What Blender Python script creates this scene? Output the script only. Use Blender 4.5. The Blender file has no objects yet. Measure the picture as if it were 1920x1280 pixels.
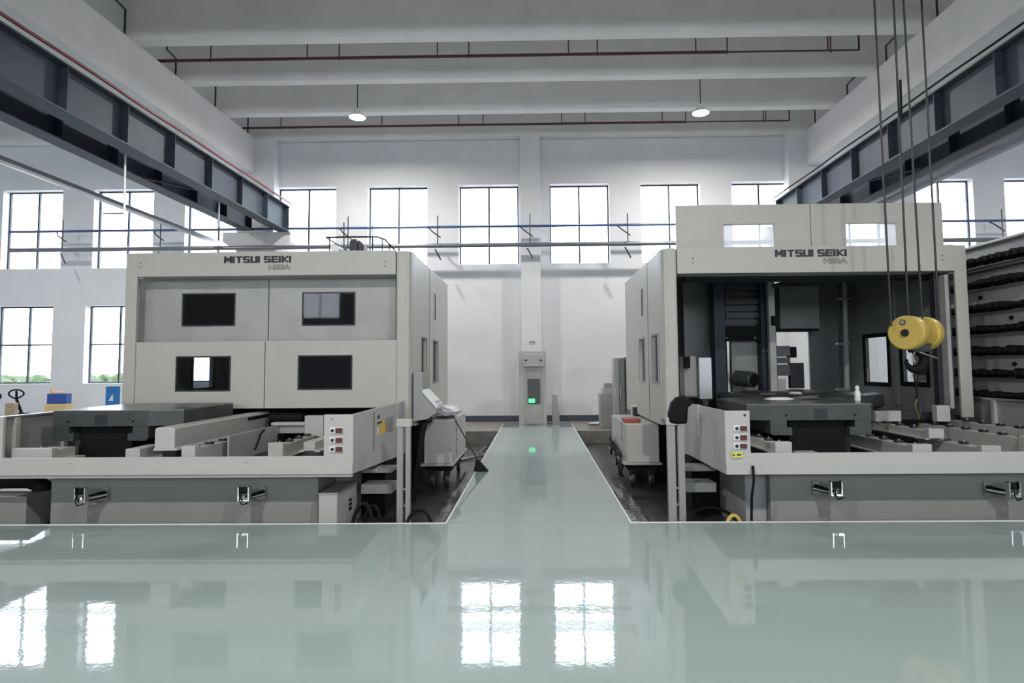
import bpy, bmesh, math, random
from mathutils import Vector, Matrix
random.seed(7)
C = bpy.context.scene.collection
SC = bpy.context.scene
PI = math.pi

# ------------------------------------------------------------------ camera
F = 1100.0; EYE = Vector((0, 0, 1.6)); YAW = .0145; PITCH = .060; ROLL = .008
PPX, PPY = 990.0, 619.0
fw = Vector((-math.sin(YAW)*math.cos(PITCH), math.cos(YAW)*math.cos(PITCH), math.sin(PITCH)))
rt0 = Vector((math.cos(YAW), math.sin(YAW), 0)); up0 = rt0.cross(fw)
rt = rt0*math.cos(ROLL) - up0*math.sin(ROLL); up = rt.cross(fw)
cd = bpy.data.cameras.new('camera'); cam = bpy.data.objects.new('camera', cd); C.objects.link(cam)
cam.matrix_world = Matrix(((rt.x, up.x, -fw.x, EYE.x), (rt.y, up.y, -fw.y, EYE.y), (rt.z, up.z, -fw.z, EYE.z), (0, 0, 0, 1)))
cd.sensor_width = 36; cd.lens = F/1920*36; cd.clip_end = 400
cd.shift_x = (960-PPX)/1920; cd.shift_y = (PPY-640)/1920
SC.camera = cam

# ------------------------------------------------------------------ world, exposure
w = bpy.data.worlds.new('sky'); SC.world = w; w.use_nodes = True
bg = w.node_tree.nodes['Background']; bg.inputs[0].default_value = (.84, .91, 1.0, 1); bg.inputs[1].default_value = 10.0
SC.view_settings.view_transform = 'Standard'; SC.view_settings.look = 'None'
SC.view_settings.exposure = -0.05; SC.view_settings.gamma = 1.0; SC.view_settings.use_curve_mapping = False

def portal(x0, x1, z0, z1, y, facing):
    l = bpy.data.lights.new('window_portal', 'AREA'); l.shape = 'RECTANGLE'; l.size = x1-x0; l.size_y = z1-z0
    l.cycles.is_portal = True
    o = bpy.data.objects.new('window_portal', l); C.objects.link(o)
    o.location = ((x0+x1)/2, y, (z0+z1)/2)
    o.rotation_euler = (PI/2 if facing > 0 else -PI/2, 0, 0)   # facing>0 : shines toward +Y
LAMP_W = 265
def lamp_light(x, y, z, power=None):
    l = bpy.data.lights.new('lamp_light', 'AREA'); l.shape = 'DISK'; l.size = .34
    l.energy = power or LAMP_W; l.color = (1, .97, .92)
    o = bpy.data.objects.new('lamp_light', l); C.objects.link(o); o.location = (x, y, z)

# ------------------------------------------------------------------ pixel -> place at a known depth
def ray(px, py):
    return fw + rt*((px-PPX)/F) + up*((PPY-py)/F)
def at(px, py, Y=None, X=None, Z=None):
    d = ray(px, py)
    if Y is not None: t = (Y-EYE.y)/d.y
    elif X is not None: t = (X-EYE.x)/d.x
    else: t = (Z-EYE.z)/d.z
    return EYE + d*t
def ax(px, py, Y): return at(px, py, Y=Y).x
def az(px, py, Y): return at(px, py, Y=Y).z

# ------------------------------------------------------------------ materials
def mat(name, col, rough=.5, metal=0, spec=.5, noise=0, nscale=5, bump=0, bscale=40, col2=None, emit=0, coat=0):
    m = bpy.data.materials.new(name); m.use_nodes = True; nt = m.node_tree; b = nt.nodes['Principled BSDF']
    b.inputs['Base Color'].default_value = (*col, 1); b.inputs['Roughness'].default_value = rough
    b.inputs['Metallic'].default_value = metal; b.inputs['Specular IOR Level'].default_value = spec
    if coat: b.inputs['Coat Weight'].default_value = coat; b.inputs['Coat Roughness'].default_value = .03
    tc = nt.nodes.new('ShaderNodeTexCoord')
    if noise or col2:
        n = nt.nodes.new('ShaderNodeTexNoise'); n.inputs['Scale'].default_value = nscale; n.inputs['Detail'].default_value = 6
        nt.links.new(tc.outputs['Object'], n.inputs['Vector'])
        r = nt.nodes.new('ShaderNodeMapRange'); r.inputs[1].default_value = .35; r.inputs[2].default_value = .68
        mx = nt.nodes.new('ShaderNodeMix'); mx.data_type = 'RGBA'
        nt.links.new(n.outputs[0], r.inputs[0]); nt.links.new(r.outputs[0], mx.inputs[0])
        c2 = col2 or tuple(c*(1-noise) for c in col)
        mx.inputs[6].default_value = (*col, 1); mx.inputs[7].default_value = (*c2, 1)
        nt.links.new(mx.outputs[2], b.inputs['Base Color'])
    if bump:
        n = nt.nodes.new('ShaderNodeTexNoise'); n.inputs['Scale'].default_value = bscale; n.inputs['Detail'].default_value = 3
        nt.links.new(tc.outputs['Object'], n.inputs['Vector'])
        bp = nt.nodes.new('ShaderNodeBump'); bp.inputs['Strength'].default_value = bump; bp.inputs['Distance'].default_value = .01
        nt.links.new(n.outputs[0], bp.inputs['Height']); nt.links.new(bp.outputs[0], b.inputs['Normal'])
    if emit:
        b.inputs['Emission Color'].default_value = (*col, 1); b.inputs['Emission Strength'].default_value = emit
    return m
def glass(name, tint=(1, 1, 1), gloss=.08):
    m = bpy.data.materials.new(name); m.use_nodes = True; nt = m.node_tree
    nt.nodes.remove(nt.nodes['Principled BSDF']); out = nt.nodes['Material Output']
    t = nt.nodes.new('ShaderNodeBsdfTransparent'); t.inputs[0].default_value = (*tint, 1)
    g = nt.nodes.new('ShaderNodeBsdfGlossy'); g.inputs['Roughness'].default_value = .03
    mx = nt.nodes.new('ShaderNodeMixShader'); mx.inputs[0].default_value = gloss
    nt.links.new(t.outputs[0], mx.inputs[1]); nt.links.new(g.outputs[0], mx.inputs[2]); nt.links.new(mx.outputs[0], out.inputs[0])
    return m
M_wall = mat('white_wall', (.78, .78, .80), .75, noise=.05, nscale=1.2)
M_conc = mat('painted_concrete', (.82, .795, .785), .8, noise=.08, nscale=1.5)
M_floor = mat('epoxy_floor', (.295, .362, .358), .035, spec=.45, noise=.04, nscale=.6, bump=.035, bscale=14)
M_bare = mat('bare_concrete', (.27, .25, .225), .7, noise=.35, nscale=4)
M_film = mat('pit_floor_dirty', (.022, .021, .020), .3, col2=(.07, .066, .061), nscale=2.2, bump=.9, bscale=3.5)
M_strip = mat('edge_strip', (.75, .75, .74), .35)
M_base = mat('baseboard_blue_grey', (.06, .08, .11), .4)
M_paint = mat('machine_paint', (.49, .48, .435), .42, noise=.035, nscale=3, bump=.05, bscale=200)
M_panel = mat('machine_panel_paint', (.42, .42, .40), .45, noise=.16, nscale=2.5)
M_grey = mat('grey_paint', (.33, .33, .325), .5, noise=.06, nscale=4)
M_guard = mat('guard_paint', (.47, .46, .44), .4, noise=.03, nscale=3)
M_inner = mat('inner_shade_grey', (.25, .26, .255), .45, noise=.1, nscale=3)  # darker than the machine paint: the interior's shade is put into the colour
M_cast = mat('cast_iron', (.075, .082, .082), .42, metal=.3, noise=.2, nscale=6)
M_casttop = mat('machined_top', (.20, .21, .21), .32, metal=.7, noise=.1, nscale=8)
M_black = mat('black_rubber', (.006, .006, .007), .7, spec=.2)
M_tank = mat('tank_paint', (.27, .265, .25), .45, noise=.05, nscale=3)
M_dark = mat('dark_metal', (.035, .037, .042), .45, metal=.3)
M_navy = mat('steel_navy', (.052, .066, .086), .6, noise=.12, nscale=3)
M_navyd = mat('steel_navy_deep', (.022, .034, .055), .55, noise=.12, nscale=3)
M_red = mat('red_pipe', (.20, .018, .022), .4)
M_brownred = mat('dark_red_pipe', (.10, .025, .03), .45)
M_blue = mat('blue_pipe', (.06, .11, .24), .4)
M_pipe = mat('grey_pipe', (.20, .215, .25), .35, metal=.4)
M_alu = mat('aluminium', (.55, .55, .55), .3, metal=.8)
M_chrome = mat('chrome', (.75, .75, .73), .12, metal=1)
M_frame = mat('window_frame_dark', (.03, .035, .045), .4)
M_white = mat('white_plastic', (.72, .72, .71), .4)
M_reveal = mat('window_reveal', (.80, .80, .80), .6)
M_glass = glass('window_glass', (.97, .98, 1.0), .05)
M_mglass = glass('machine_glass', (.93, .94, .96), .06)
M_tglass = glass('tinted_glass', (.50, .52, .55), .025)
M_hazy = glass('hazy_pane', (.62, .62, .64), .12)
M_milky = bpy.data.materials.new('milky_pane'); M_milky.use_nodes = True
_n = M_milky.node_tree; _n.nodes.remove(_n.nodes['Principled BSDF'])
_t = _n.nodes.new('ShaderNodeBsdfTransparent'); _l = _n.nodes.new('ShaderNodeBsdfTranslucent'); _l.inputs[0].default_value = (.85, .87, .92, 1)
_m = _n.nodes.new('ShaderNodeMixShader'); _m.inputs[0].default_value = .5
_n.links.new(_t.outputs[0], _m.inputs[1]); _n.links.new(_l.outputs[0], _m.inputs[2]); _n.links.new(_m.outputs[0], _n.nodes['Material Output'].inputs[0])
M_brass = mat('brass', (.16, .11, .04), .4, metal=.6)
M_dglass = mat('dark_glass', (.018, .02, .024), .06, spec=.6)
M_yellow = mat('crane_yellow', (.60, .43, .10), .35, noise=.1, nscale=9)
M_yl = mat('yellow_label', (.62, .60, .12), .5)
M_yl2 = mat('yellow_print', (.75, .50, .05), .5)
M_ink = mat('ink', (.012, .012, .02), .4)
M_maroon = mat('switch_red', (.10, .022, .018), .4)
M_tray = mat('red_tray', (.35, .06, .055), .5)
M_card = mat('cardboard', (.36, .27, .20), .8, noise=.1)
M_tan = mat('tan_card', (.62, .44, .22), .8)
M_bluec = mat('blue_card', (.025, .07, .30), .55)
M_blueb = mat('blue_board', (.02, .16, .42), .5)
M_bag = mat('plastic_film', (.62, .62, .64), .18, bump=.8, bscale=25)
M_green = mat('green_lamp', (.12, .95, .38), .4, emit=.9)
M_lamp = mat('lamp_lens', (1, .97, .9), .4, emit=20)
M_grass = mat('grass', (.10, .14, .05), .9, noise=.4, nscale=1)
M_leaf = mat('hedge_leaf', (.05, .09, .025), .8, noise=.5, nscale=8)
M_yard = mat('yard', (.35, .35, .33), .9, noise=.2, nscale=1)
M_wire = mat('wire_rope', (.03, .03, .032), .5, metal=.3)

# ------------------------------------------------------------------ mesh builder
class MB:
    def __init__(s): s.bm = bmesh.new()
    def box(s, x0, x1, y0, y1, z0, z1):
        if x0 > x1: x0, x1 = x1, x0
        if y0 > y1: y0, y1 = y1, y0
        if z0 > z1: z0, z1 = z1, z0
        v = [s.bm.verts.new(p) for p in ((x0,y0,z0),(x1,y0,z0),(x1,y1,z0),(x0,y1,z0),(x0,y0,z1),(x1,y0,z1),(x1,y1,z1),(x0,y1,z1))]
        for f in ((3,2,1,0),(4,5,6,7),(0,1,5,4),(1,2,6,5),(2,3,7,6),(3,0,4,7)): s.bm.faces.new([v[i] for i in f])
        return s
    def hexa(s, lo, hi):                      # two quads of points, bottom and top
        v = [s.bm.verts.new(p) for p in list(lo)+list(hi)]
        for f in ((3,2,1,0),(4,5,6,7),(0,1,5,4),(1,2,6,5),(2,3,7,6),(3,0,4,7)): s.bm.faces.new([v[i] for i in f])
        return s
    def prism(s, pts, axis, a0, a1):          # polygon extruded along an axis
        def mk(p, a):
            if axis == 'y': return (p[0], a, p[1])
            if axis == 'x': return (a, p[0], p[1])
            return (p[0], p[1], a)
        A = [s.bm.verts.new(mk(p, a0)) for p in pts]; B = [s.bm.verts.new(mk(p, a1)) for p in pts]
        n = len(pts)
        s.bm.faces.new(A[::-1]); s.bm.faces.new(B)
        for i in range(n): s.bm.faces.new((A[i], A[(i+1) % n], B[(i+1) % n], B[i]))
        return s
    def tube(s, pts, r, n=8, closed=False):
        pts = [Vector(p) for p in pts]; rings = []
        m = len(pts)
        nrm = None
        for i, p in enumerate(pts):
            if closed: d = (pts[(i+1) % m]-pts[i-1]).normalized()
            else:
                d = (pts[min(i+1, m-1)]-pts[max(i-1, 0)]).normalized()
            if nrm is None:
                a = Vector((0, 0, 1)) if abs(d.z) < .9 else Vector((1, 0, 0))
                nrm = d.cross(a).normalized()
            else:
                nrm = (nrm - d*nrm.dot(d)).normalized()
            b = d.cross(nrm)
            rr = r[i] if isinstance(r, (list, tuple)) else r
            rings.append([s.bm.verts.new(p+nrm*rr*math.cos(2*PI*k/n)+b*rr*math.sin(2*PI*k/n)) for k in range(n)])
        for i in range(m if closed else m-1):
            A, B = rings[i], rings[(i+1) % m]
            for k in range(n): s.bm.faces.new((A[k], A[(k+1) % n], B[(k+1) % n], B[k]))
        if not closed:
            s.bm.faces.new(rings[0][::-1]); s.bm.faces.new(rings[-1])
        return s
    def lathe(s, prof, o, axis='z', n=24):    # prof: (r, h)
        o = Vector(o); rings = []
        for r, h in prof:
            ring = []
            for k in range(n):
                a = 2*PI*k/n; c, d = r*math.cos(a), r*math.sin(a)
                v = {'z': (c, d, h), 'y': (c, h, d), 'x': (h, c, d)}[axis]
                ring.append(s.bm.verts.new(o+Vector(v)))
            rings.append(ring)
        for A, B in zip(rings, rings[1:]):
            for k in range(n): s.bm.faces.new((A[k], A[(k+1) % n], B[(k+1) % n], B[k]))
        s.bm.faces.new(rings[0][::-1]); s.bm.faces.new(rings[-1])
        return s
    def panel(s, a0, a1, b0, b1, holes, t0, t1, axis):   # plate with rectangular holes; a horizontal, b vertical
        As = sorted(set([a0, a1]+[h[0] for h in holes]+[h[1] for h in holes]))
        Bs = sorted(set([b0, b1]+[h[2] for h in holes]+[h[3] for h in holes]))
        def full(i, j):
            if i < 0 or j < 0 or i >= len(As)-1 or j >= len(Bs)-1: return False
            ca, cb = (As[i]+As[i+1])/2, (Bs[j]+Bs[j+1])/2
            return not any(h[0] < ca < h[1] and h[2] < cb < h[3] for h in holes)
        vc = {}
        def V(i, j, t):
            k = (i, j, t)
            if k not in vc:
                p = {'y': (As[i], t, Bs[j]), 'x': (t, As[i], Bs[j]), 'z': (As[i], Bs[j], t)}[axis]
                vc[k] = s.bm.verts.new(p)
            return vc[k]
        for i in range(len(As)-1):
            for j in range(len(Bs)-1):
                if not full(i, j): continue
                s.bm.faces.new((V(i,j,t0), V(i+1,j,t0), V(i+1,j+1,t0), V(i,j+1,t0)))
                s.bm.faces.new((V(i,j+1,t1), V(i+1,j+1,t1), V(i+1,j,t1), V(i,j,t1)))
                for (di, dj, p, q) in ((-1,0,(i,j),(i,j+1)), (1,0,(i+1,j+1),(i+1,j)), (0,-1,(i+1,j),(i,j)), (0,1,(i,j+1),(i+1,j+1))):
                    if not full(i+di, j+dj): s.bm.faces.new((V(*p,t0), V(*q,t0), V(*q,t1), V(*p,t1)))
        return s
    def blob(s, c, r, sub=2, jit=0, sc=(1, 1, 1)):
        res = bmesh.ops.create_icosphere(s.bm, subdivisions=sub, radius=1)
        for v in res['verts']:
            k = r*(1+random.uniform(-jit, jit))
            v.co = Vector((v.co.x*k*sc[0], v.co.y*k*sc[1], v.co.z*k*sc[2]))+Vector(c)
        return s
    def build(s, name, m, parent=None, bevel=0, smooth=False, seg=2):
        bmesh.ops.recalc_face_normals(s.bm, faces=s.bm.faces)
        me = bpy.data.meshes.new(name)
        if parent is None:
            vs = s.bm.verts; xs = [v.co.x for v in vs]; ys = [v.co.y for v in vs]; zs = [v.co.z for v in vs]
            o3 = Vector(((min(xs)+max(xs))/2, (min(ys)+max(ys))/2, min(zs)))
            bmesh.ops.translate(s.bm, verts=vs, vec=-o3)
        s.bm.to_mesh(me); s.bm.free(); me.materials.append(m)
        o = bpy.data.objects.new(name, me); C.objects.link(o)
        if parent is None: o.location = o3
        else:
            o.parent = parent; g = Vector((0, 0, 0)); q_ = parent
            while q_: g += Vector(q_.location); q_ = q_.parent
            o.location = -g
        if bevel:
            b = o.modifiers.new('bevel', 'BEVEL'); b.width = bevel; b.segments = seg; b.limit_method = 'ANGLE'; b.angle_limit = .7
        if smooth:
            for p in me.polygons: p.use_smooth = True
            try: me.set_sharp_from_angle(angle=.8)
            except Exception: pass
        return o

def tag(o, label, cat, group=None, kind=None):
    if label: o['label'] = label
    if cat: o['category'] = cat
    if group: o['group'] = group
    if kind: o['kind'] = kind
    return o
def thing(name, loc, label, cat, group=None):
    o = bpy.data.objects.new(name, None); C.objects.link(o); o.location = loc; o.empty_display_size = .1
    return tag(o, label, cat, group)
def struct(o, label=None):
    o['kind'] = 'structure'
    if label: o['label'] = label
    return o
def B(x0, x1, y0, y1, z0, z1): return MB().box(x0, x1, y0, y1, z0, z1)
def pbox(p0, q0, p1, q1, Y, d):               # box whose near face spans these pixels at depth Y
    cx, cy = (p0+p1)/2, (q0+q1)/2
    return (ax(p0, cy, Y), ax(p1, cy, Y), Y, Y+d, az(cx, q1, Y), az(cx, q0, Y))

# ================================================================== ROOM
PY0, PY1, PZ = 6.09, 14.5, -.30          # pit: near edge, far edge, floor
AX = .95                                  # half width of the aisle
WY = 17.0                                 # back wall
HX0, HX1, HY0 = -20.0, 20.0, -16.0
ZC = 9.5                                  # slab underside
PXL, PXR = -8.0, 8.0
fl = MB()
for a in ((HX0, HX1, HY0, PY0), (-AX, AX, PY0, 16.3), (HX0, PXL, PY0, WY), (PXR, HX1, PY0, WY)):
    fl.box(a[0], a[1], a[2], a[3], -.6, 0)
floor = struct(fl.build('floor', M_floor))
c = MB(); c.box(PXL, -AX, PY1, WY, -.6, -.001); c.box(AX, PXR, PY1, WY, -.6, -.001); c.box(-AX, AX, 16.3, WY, -.6, -.001)
struct(c.build('floor_bare', M_bare))
c = MB(); c.panel(PXL, -AX, PY0, PY1, [], -.6, PZ, 'z'); c.panel(AX, PXR, PY0, PY1, [], -.6, PZ, 'z')
pit = struct(c.build('floor_pit', M_film))
c = MB(); e = .018
c.box(PXL, -AX, PY0-e, PY0, 0, .006); c.box(AX, PXR, PY0-e, PY0, 0, .006)
for s in (-1, 1): c.box(s*AX, s*(AX-e), PY0-e, 16.3, 0, .006)
struct(c.build('trim_1', M_strip))
# floor joint lines
c = MB(); c.box(-AX, AX, PY0+.02, PY0+.026, .0, .002)
struct(c.build('trim_2', M_grey))

# windows of the back wall
def wx(px): return ax(px, 420, WY)
Z1t, Z1b = az(1000, 345, WY), az(1000, 494, WY)
Z2t, Z2b = az(100, 573, WY), az(100, 719, WY)
ups = []
for k in range(-4, 17):
    x0 = wx(4+171.2*k); x1 = wx(4+171.2*k+112)
    ups.append((x0, x1, Z1b, Z1t))
lows = [(wx(337), wx(449), Z2b, Z2t), (wx(-3), wx(106), Z2b, Z2t), (wx(166), wx(278), Z2b, Z2t), (wx(-174), wx(-64), Z2b, Z2t)]
holes = ups+lows
bw = MB().panel(HX0, HX1, -.6, 10.2, holes, WY, WY+.32, 'y')
wall_back = struct(bw.build('wall_back', M_wall))
rear_holes = [(-17+3.4*k, -17+3.4*k+2.3, 4.4, 7.7) for k in range(11)]
struct(MB().panel(HX0, HX1, -.6, 10.2, rear_holes, HY0-.3, HY0, 'y').build('wall_rear', M_wall))
struct(B(HX0-.3, HX0, HY0-.3, WY+.3, -.6, 10.2).build('wall_left', M_wall))
struct(B(HX1, HX1+.3, HY0-.3, WY+.3, -.6, 10.2).build('wall_right', M_wall))
for i, (x0, x1, z0, z1) in enumerate(holes):
    yo = WY+.22
    f = MB(); t = .04
    f.panel(x0, x1, z0, z1, [(x0+t, (x0+x1)/2-.024, z0+t, (z0+z1)/2-.022), ((x0+x1)/2+.024, x1-t, z0+t, (z0+z1)/2-.022),
            (x0+t, (x0+x1)/2-.024, (z0+z1)/2+.022, z1-t), ((x0+x1)/2+.024, x1-t, (z0+z1)/2+.022, z1-t)], yo, yo+.06, 'y')
    o = struct(f.build('window_%d' % (i+1), M_frame))
    B(x0+t, x1-t, yo+.025, yo+.031, z0+t, z1-t).build('glass', M_glass, o)
for k, (x0, x1, z0, z1) in enumerate(rear_holes):
    f = MB(); t = .04
    f.panel(x0, x1, z0, z1, [(x0+t, (x0+x1)/2-.02, z0+t, z1-t), ((x0+x1)/2+.02, x1-t, z0+t, z1-t)], HY0-.2, HY0-.15, 'y')
    struct(f.build('window_%d' % (len(holes)+k+1), M_frame))
portal(HX0+1, HX1-1, Z1b-.05, Z1t+.05, WY+.34, -1)
portal(lows[3][0]-.05, lows[0][1]+.05, Z2b, Z2t, WY+.34, -1)
portal(HX0+1, HX1-1, 4.3, 7.8, HY0-.32, 1)
# baseboards
c = MB()
c.box(PXL, ax(973, 780, WY), WY-.02, WY, 0, .17); c.box(ax(1026, 780, WY), PXR, WY-.02, WY, 0, .17)
struct(c.build('baseboard_back', M_base))
# columns against the back wall
zb = az(960, 262, WY)                      # underside of cross beams
GZ = az(484, 332, WY)                      # underside of lengthwise concrete girders
XL, XR = ax(489, 269, WY), ax(1500, 257, WY)
B(ax(976, 400, 16.65), ax(1013, 400, 16.65), 16.65, WY, 0, zb).build('column', M_wall, wall_back, .01)
B(XL-.5, ax(513, 400, 16.65), 16.65, WY, 0, zb).build('column', M_wall, wall_back, .01)
B(ax(1481, 400, 16.65), XR+.5, 16.65, WY, 0, zb).build('column', M_wall, wall_back, .01)

# ceiling slab, cross beams, girders
ceil = struct(B(HX0, HX1, HY0, WY, ZC, ZC+.3).build('ceiling', M_conc))
ys = [at(960, q, Z=zb).y for q in (77, 153, 215)]+[WY-.03]
sp = (ys[3]-ys[0])/3
yb = [ys[3]-sp*k for k in range(0, 19)]
for y in yb:
    if y < HY0+.5: continue
    MB().prism([(y-.25, zb), (y, zb), (y+.04, ZC), (y-.31, ZC)], 'x', HX0, HX1).build('ceiling_beam', M_conc, ceil, .01)
gb = GZ
B(XL-.6, XL, HY0, WY, gb, zb).build('girder', M_conc, ceil, .015)
B(XR, XR+.6, HY0, WY, gb, zb).build('girder', M_conc, ceil, .015)

# ================================================================== outside
struct(B(-60, 60, WY+.4, 90, -.35, -.3).build('ground', M_yard))
hd = MB()
for i in range(170):
    hd.blob((-30.5+random.uniform(0, 9.5), 30+random.uniform(-1.2, 1.2), random.uniform(-.1, .95)), random.uniform(.25, .5), 2, .15)
tag(hd.build('hedge', M_leaf), 'low green bushes outside the lower left window', 'hedge', kind='stuff')
tag(B(-15.5, -9, 34, 37, -.3, 1.5).build('shed', M_white, bevel=.05), 'pale low shed far outside the lower window', 'building')

# ================================================================== crane runways
def beam_thing(name, xs, label, u, z0, z1, side, m1, flangew, Yend, stiff=True):
    # u: x of web, side: +1 faces +x
    t = thing(name, (u, 2, z0), label, 'crane beam', 'steel crane runway beams')
    Y0 = HY0+.3
    B(u-.012, u+.012, Y0, Yend, z0+.025, z1-.025).build('web', m1, t)
    B(u-flangew/2, u+flangew/2, Y0, Yend, z0, z0+.025).build('bottom_flange', m1, t)
    B(u-flangew/2, u+flangew/2, Y0, Yend, z1-.025, z1).build('top_flange', m1, t)
    B(u-.04, u+.04, Y0, Yend, z1, z1+.07).build('crane_rail', M_dark, t, .01)
    y = Yend-.05; k = 0
    while y > Y0+1 and stiff:
        s = side
        B(u+s*.012, u+s*(flangew/2-.015), y-.012, y, z0+.025, z1-.025).build('stiffener', m1, t)
        y -= 1.32; k += 1
    return t
YE = 16.5
g1 = at(528, 424, Y=YE); zlo = at(235, 268, X=g1.x).z; zlo = g1.z if abs(g1.z-5.46) < .4 else 5.46
zt = at(300, 229, X=g1.x).z
rb = at(1529, 381, Y=YE)
ZG0, ZG1 = 5.46, 6.20
def ux(px, py, z):  # x of an edge parallel to Y seen through this pixel at height z
    return at(px, py, Z=z).x
LG1 = ux(235, 269, ZG0); LG2 = ux(235, 333, ZG0)
RG1 = ux(1700, 282, ZG0); RG2 = ux(1750, 320, ZG0)
beam_thing('crane_runway_beam', 0, 'dark steel crane beam high on the left, nearer the aisle, red pipe along its top', LG1-.16, ZG0, ZG1, 1, M_navy, .32, YE)
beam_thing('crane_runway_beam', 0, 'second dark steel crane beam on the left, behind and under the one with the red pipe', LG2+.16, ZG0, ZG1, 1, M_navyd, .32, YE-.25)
beam_thing('crane_runway_beam', 0, 'dark steel crane beam high on the right, nearer the hanging hook', RG1+.16, ZG0, ZG1, -1, M_navy, .32, YE)
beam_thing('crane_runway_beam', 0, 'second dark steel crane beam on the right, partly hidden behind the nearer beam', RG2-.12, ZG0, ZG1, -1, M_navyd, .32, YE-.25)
# braces between the paired beams
for (a, b) in ((LG1-.3, LG2+.3), (RG1+.3, RG2-.3)):
    for y in (7.5, 12.6):
        tag(MB().tube([(a, y, ZG0+.03), (b, y-.9, ZG0+.03)], .022, 6).build('brace_bar', M_navy),
            '%s diagonal bar tying the two %s crane beams' % ('far' if y > 10 else 'near', 'left' if a < 0 else 'right'), 'brace', 'braces between crane beams')
tag(MB().tube([(LG1-.0, y, ZG1+.10+.008*math.sin(y*2.3)) for y in [HY0+.5+.5*i for i in range(65)]], .026, 8).build('fire_pipe', M_red, smooth=True),
    'red pipe running along the top of the left crane beam', 'pipe')
tag(MB().tube([(RG1+.0, y, ZG1+.09+.01*math.sin(y*2.1)) for y in [HY0+.5+.5*i for i in range(65)]], .018, 8).build('power_cable', M_black, smooth=True),
    'black cable running along the top of the right crane beam', 'cable')
for (xc, px0, px1, lab) in (((LG1+LG2)/2, 410, 545, 'left'), ((RG1+RG2)/2, 1462, 1600, 'right')):
    zt_, z_m, z_b = ZG0, ZG0-.28, ZG0-.62
    hw = .97; xc += -.3 if lab == 'left' else .1
    (MB().prism([(xc-hw, zt_), (xc+hw, zt_), (xc+hw, z_m), (xc+hw*.45, z_b), (xc-hw*.45, z_b), (xc-hw, z_m)], 'y', 16.42, 17.0).build('corbel', M_conc, wall_back, bevel=.01))
    B(xc-.28, xc+.28, 16.42, 17.0, 0, z_b).build('column', M_wall, wall_back, .01)
# busbar trays outside the beams
lz = 5.25
lx = ux(0, 298, lz)
t = thing('busbar_tray', (lx, 5, lz), 'pale metal busbar tray running below and outside the left crane beams', 'cable tray')
MB().prism([(lx-.07, lz+.05), (lx+.06, lz+.05), (lx+.06, lz-.04), (lx-.07, lz-.04)], 'y', HY0+1, 16.9).build('tray', M_pipe, t)
MB().prism([(lx+.0, lz-.04), (lx+.09, lz-.04), (lx+.07, lz-.085), (lx+.0, lz-.085)], 'y', HY0+1, 16.9).build('lip', M_alu, t)
rx_ = ux(1800, 303, 5.33)
t = thing('busbar_tray', (rx_, 5, 5.3), 'pale metal busbar tray running under the right crane beams', 'cable tray')
B(rx_-.07, rx_+.07, HY0+1, 16.0, 5.28, 5.36).build('tray', M_alu, t)
B(rx_+.0, rx_+.12, HY0+1, 16.0, 5.19, 5.27).build('lip', M_pipe, t)
# hanging rods on the left
for (px, q0, q1, lab) in ((235, 272, 402, 'longer'), (411, 370, 424, 'shorter')):
    p = at(px, q0, X=LG1-.32) if px == 235 else at(px, q0, X=LG1-.32)
    b = at(px-2, q1, Y=p.y)
    mb = MB().tube([p, b], .018, 6)
    if px == 235: mb.tube([b+Vector((-.38, 0, .02)), b+Vector((0, 0, .02))], .016, 6)
    tag(mb.build('hanger_rod', M_alu), '%s thin grey rod hanging under the left crane beam' % lab, 'rod')

# ================================================================== sprinkler pipes
def sprinkler(q0, q1, Y, r, px0, px1, risers, lab):
    a = at(px0, q0, Y=Y); b = at(px1, q1, Y=Y)
    z = (a.z+b.z)/2
    t = thing('sprinkler_pipe', (a.x, Y, z), lab, 'pipe')
    n = len(risers)
    split = risers[-3]
    xs = ax(split, q1, Y)
    MB().tube([(a.x, Y, z), (xs, Y, z)], r, 10).build('main_pipe', M_brownred, t, smooth=True)
    MB().tube([(xs, Y, z), (b.x, Y, z)], r*.6, 8).build('thin_pipe', M_brownred, t, smooth=True)
    for k, px in enumerate(risers):
        x = ax(px, (q0+q1)/2, Y)
        MB().tube([(x, Y+.0, z-(.05 if k % 2 == 0 else 0)), (x, Y, min(z+1.0, ZC-.01))], r*.42, 6).build('riser', M_brownred, t)
    MB().tube([(b.x, Y, z-.01), (b.x, Y, min(z+1.0, ZC-.01))], r*.6, 8).build('riser', M_brownred, t)
sprinkler(112, 96, (yb[3]+yb[2])/2, .034, 290, 1611, (395, 576, 636, 820, 879, 1066, 1120, 1305, 1364, 1553, 1558), 'dark red sprinkler pipe nearer the camera, hung below the second roof bay')
sprinkler(241, 225, (yb[1]+yb[0])/2, .032, 455, 1480, (527, 716, 860, 906, 1053, 1097, 1242, 1286, 1432, 1436), 'dark red sprinkler pipe farther away, just above the end wall')

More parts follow.
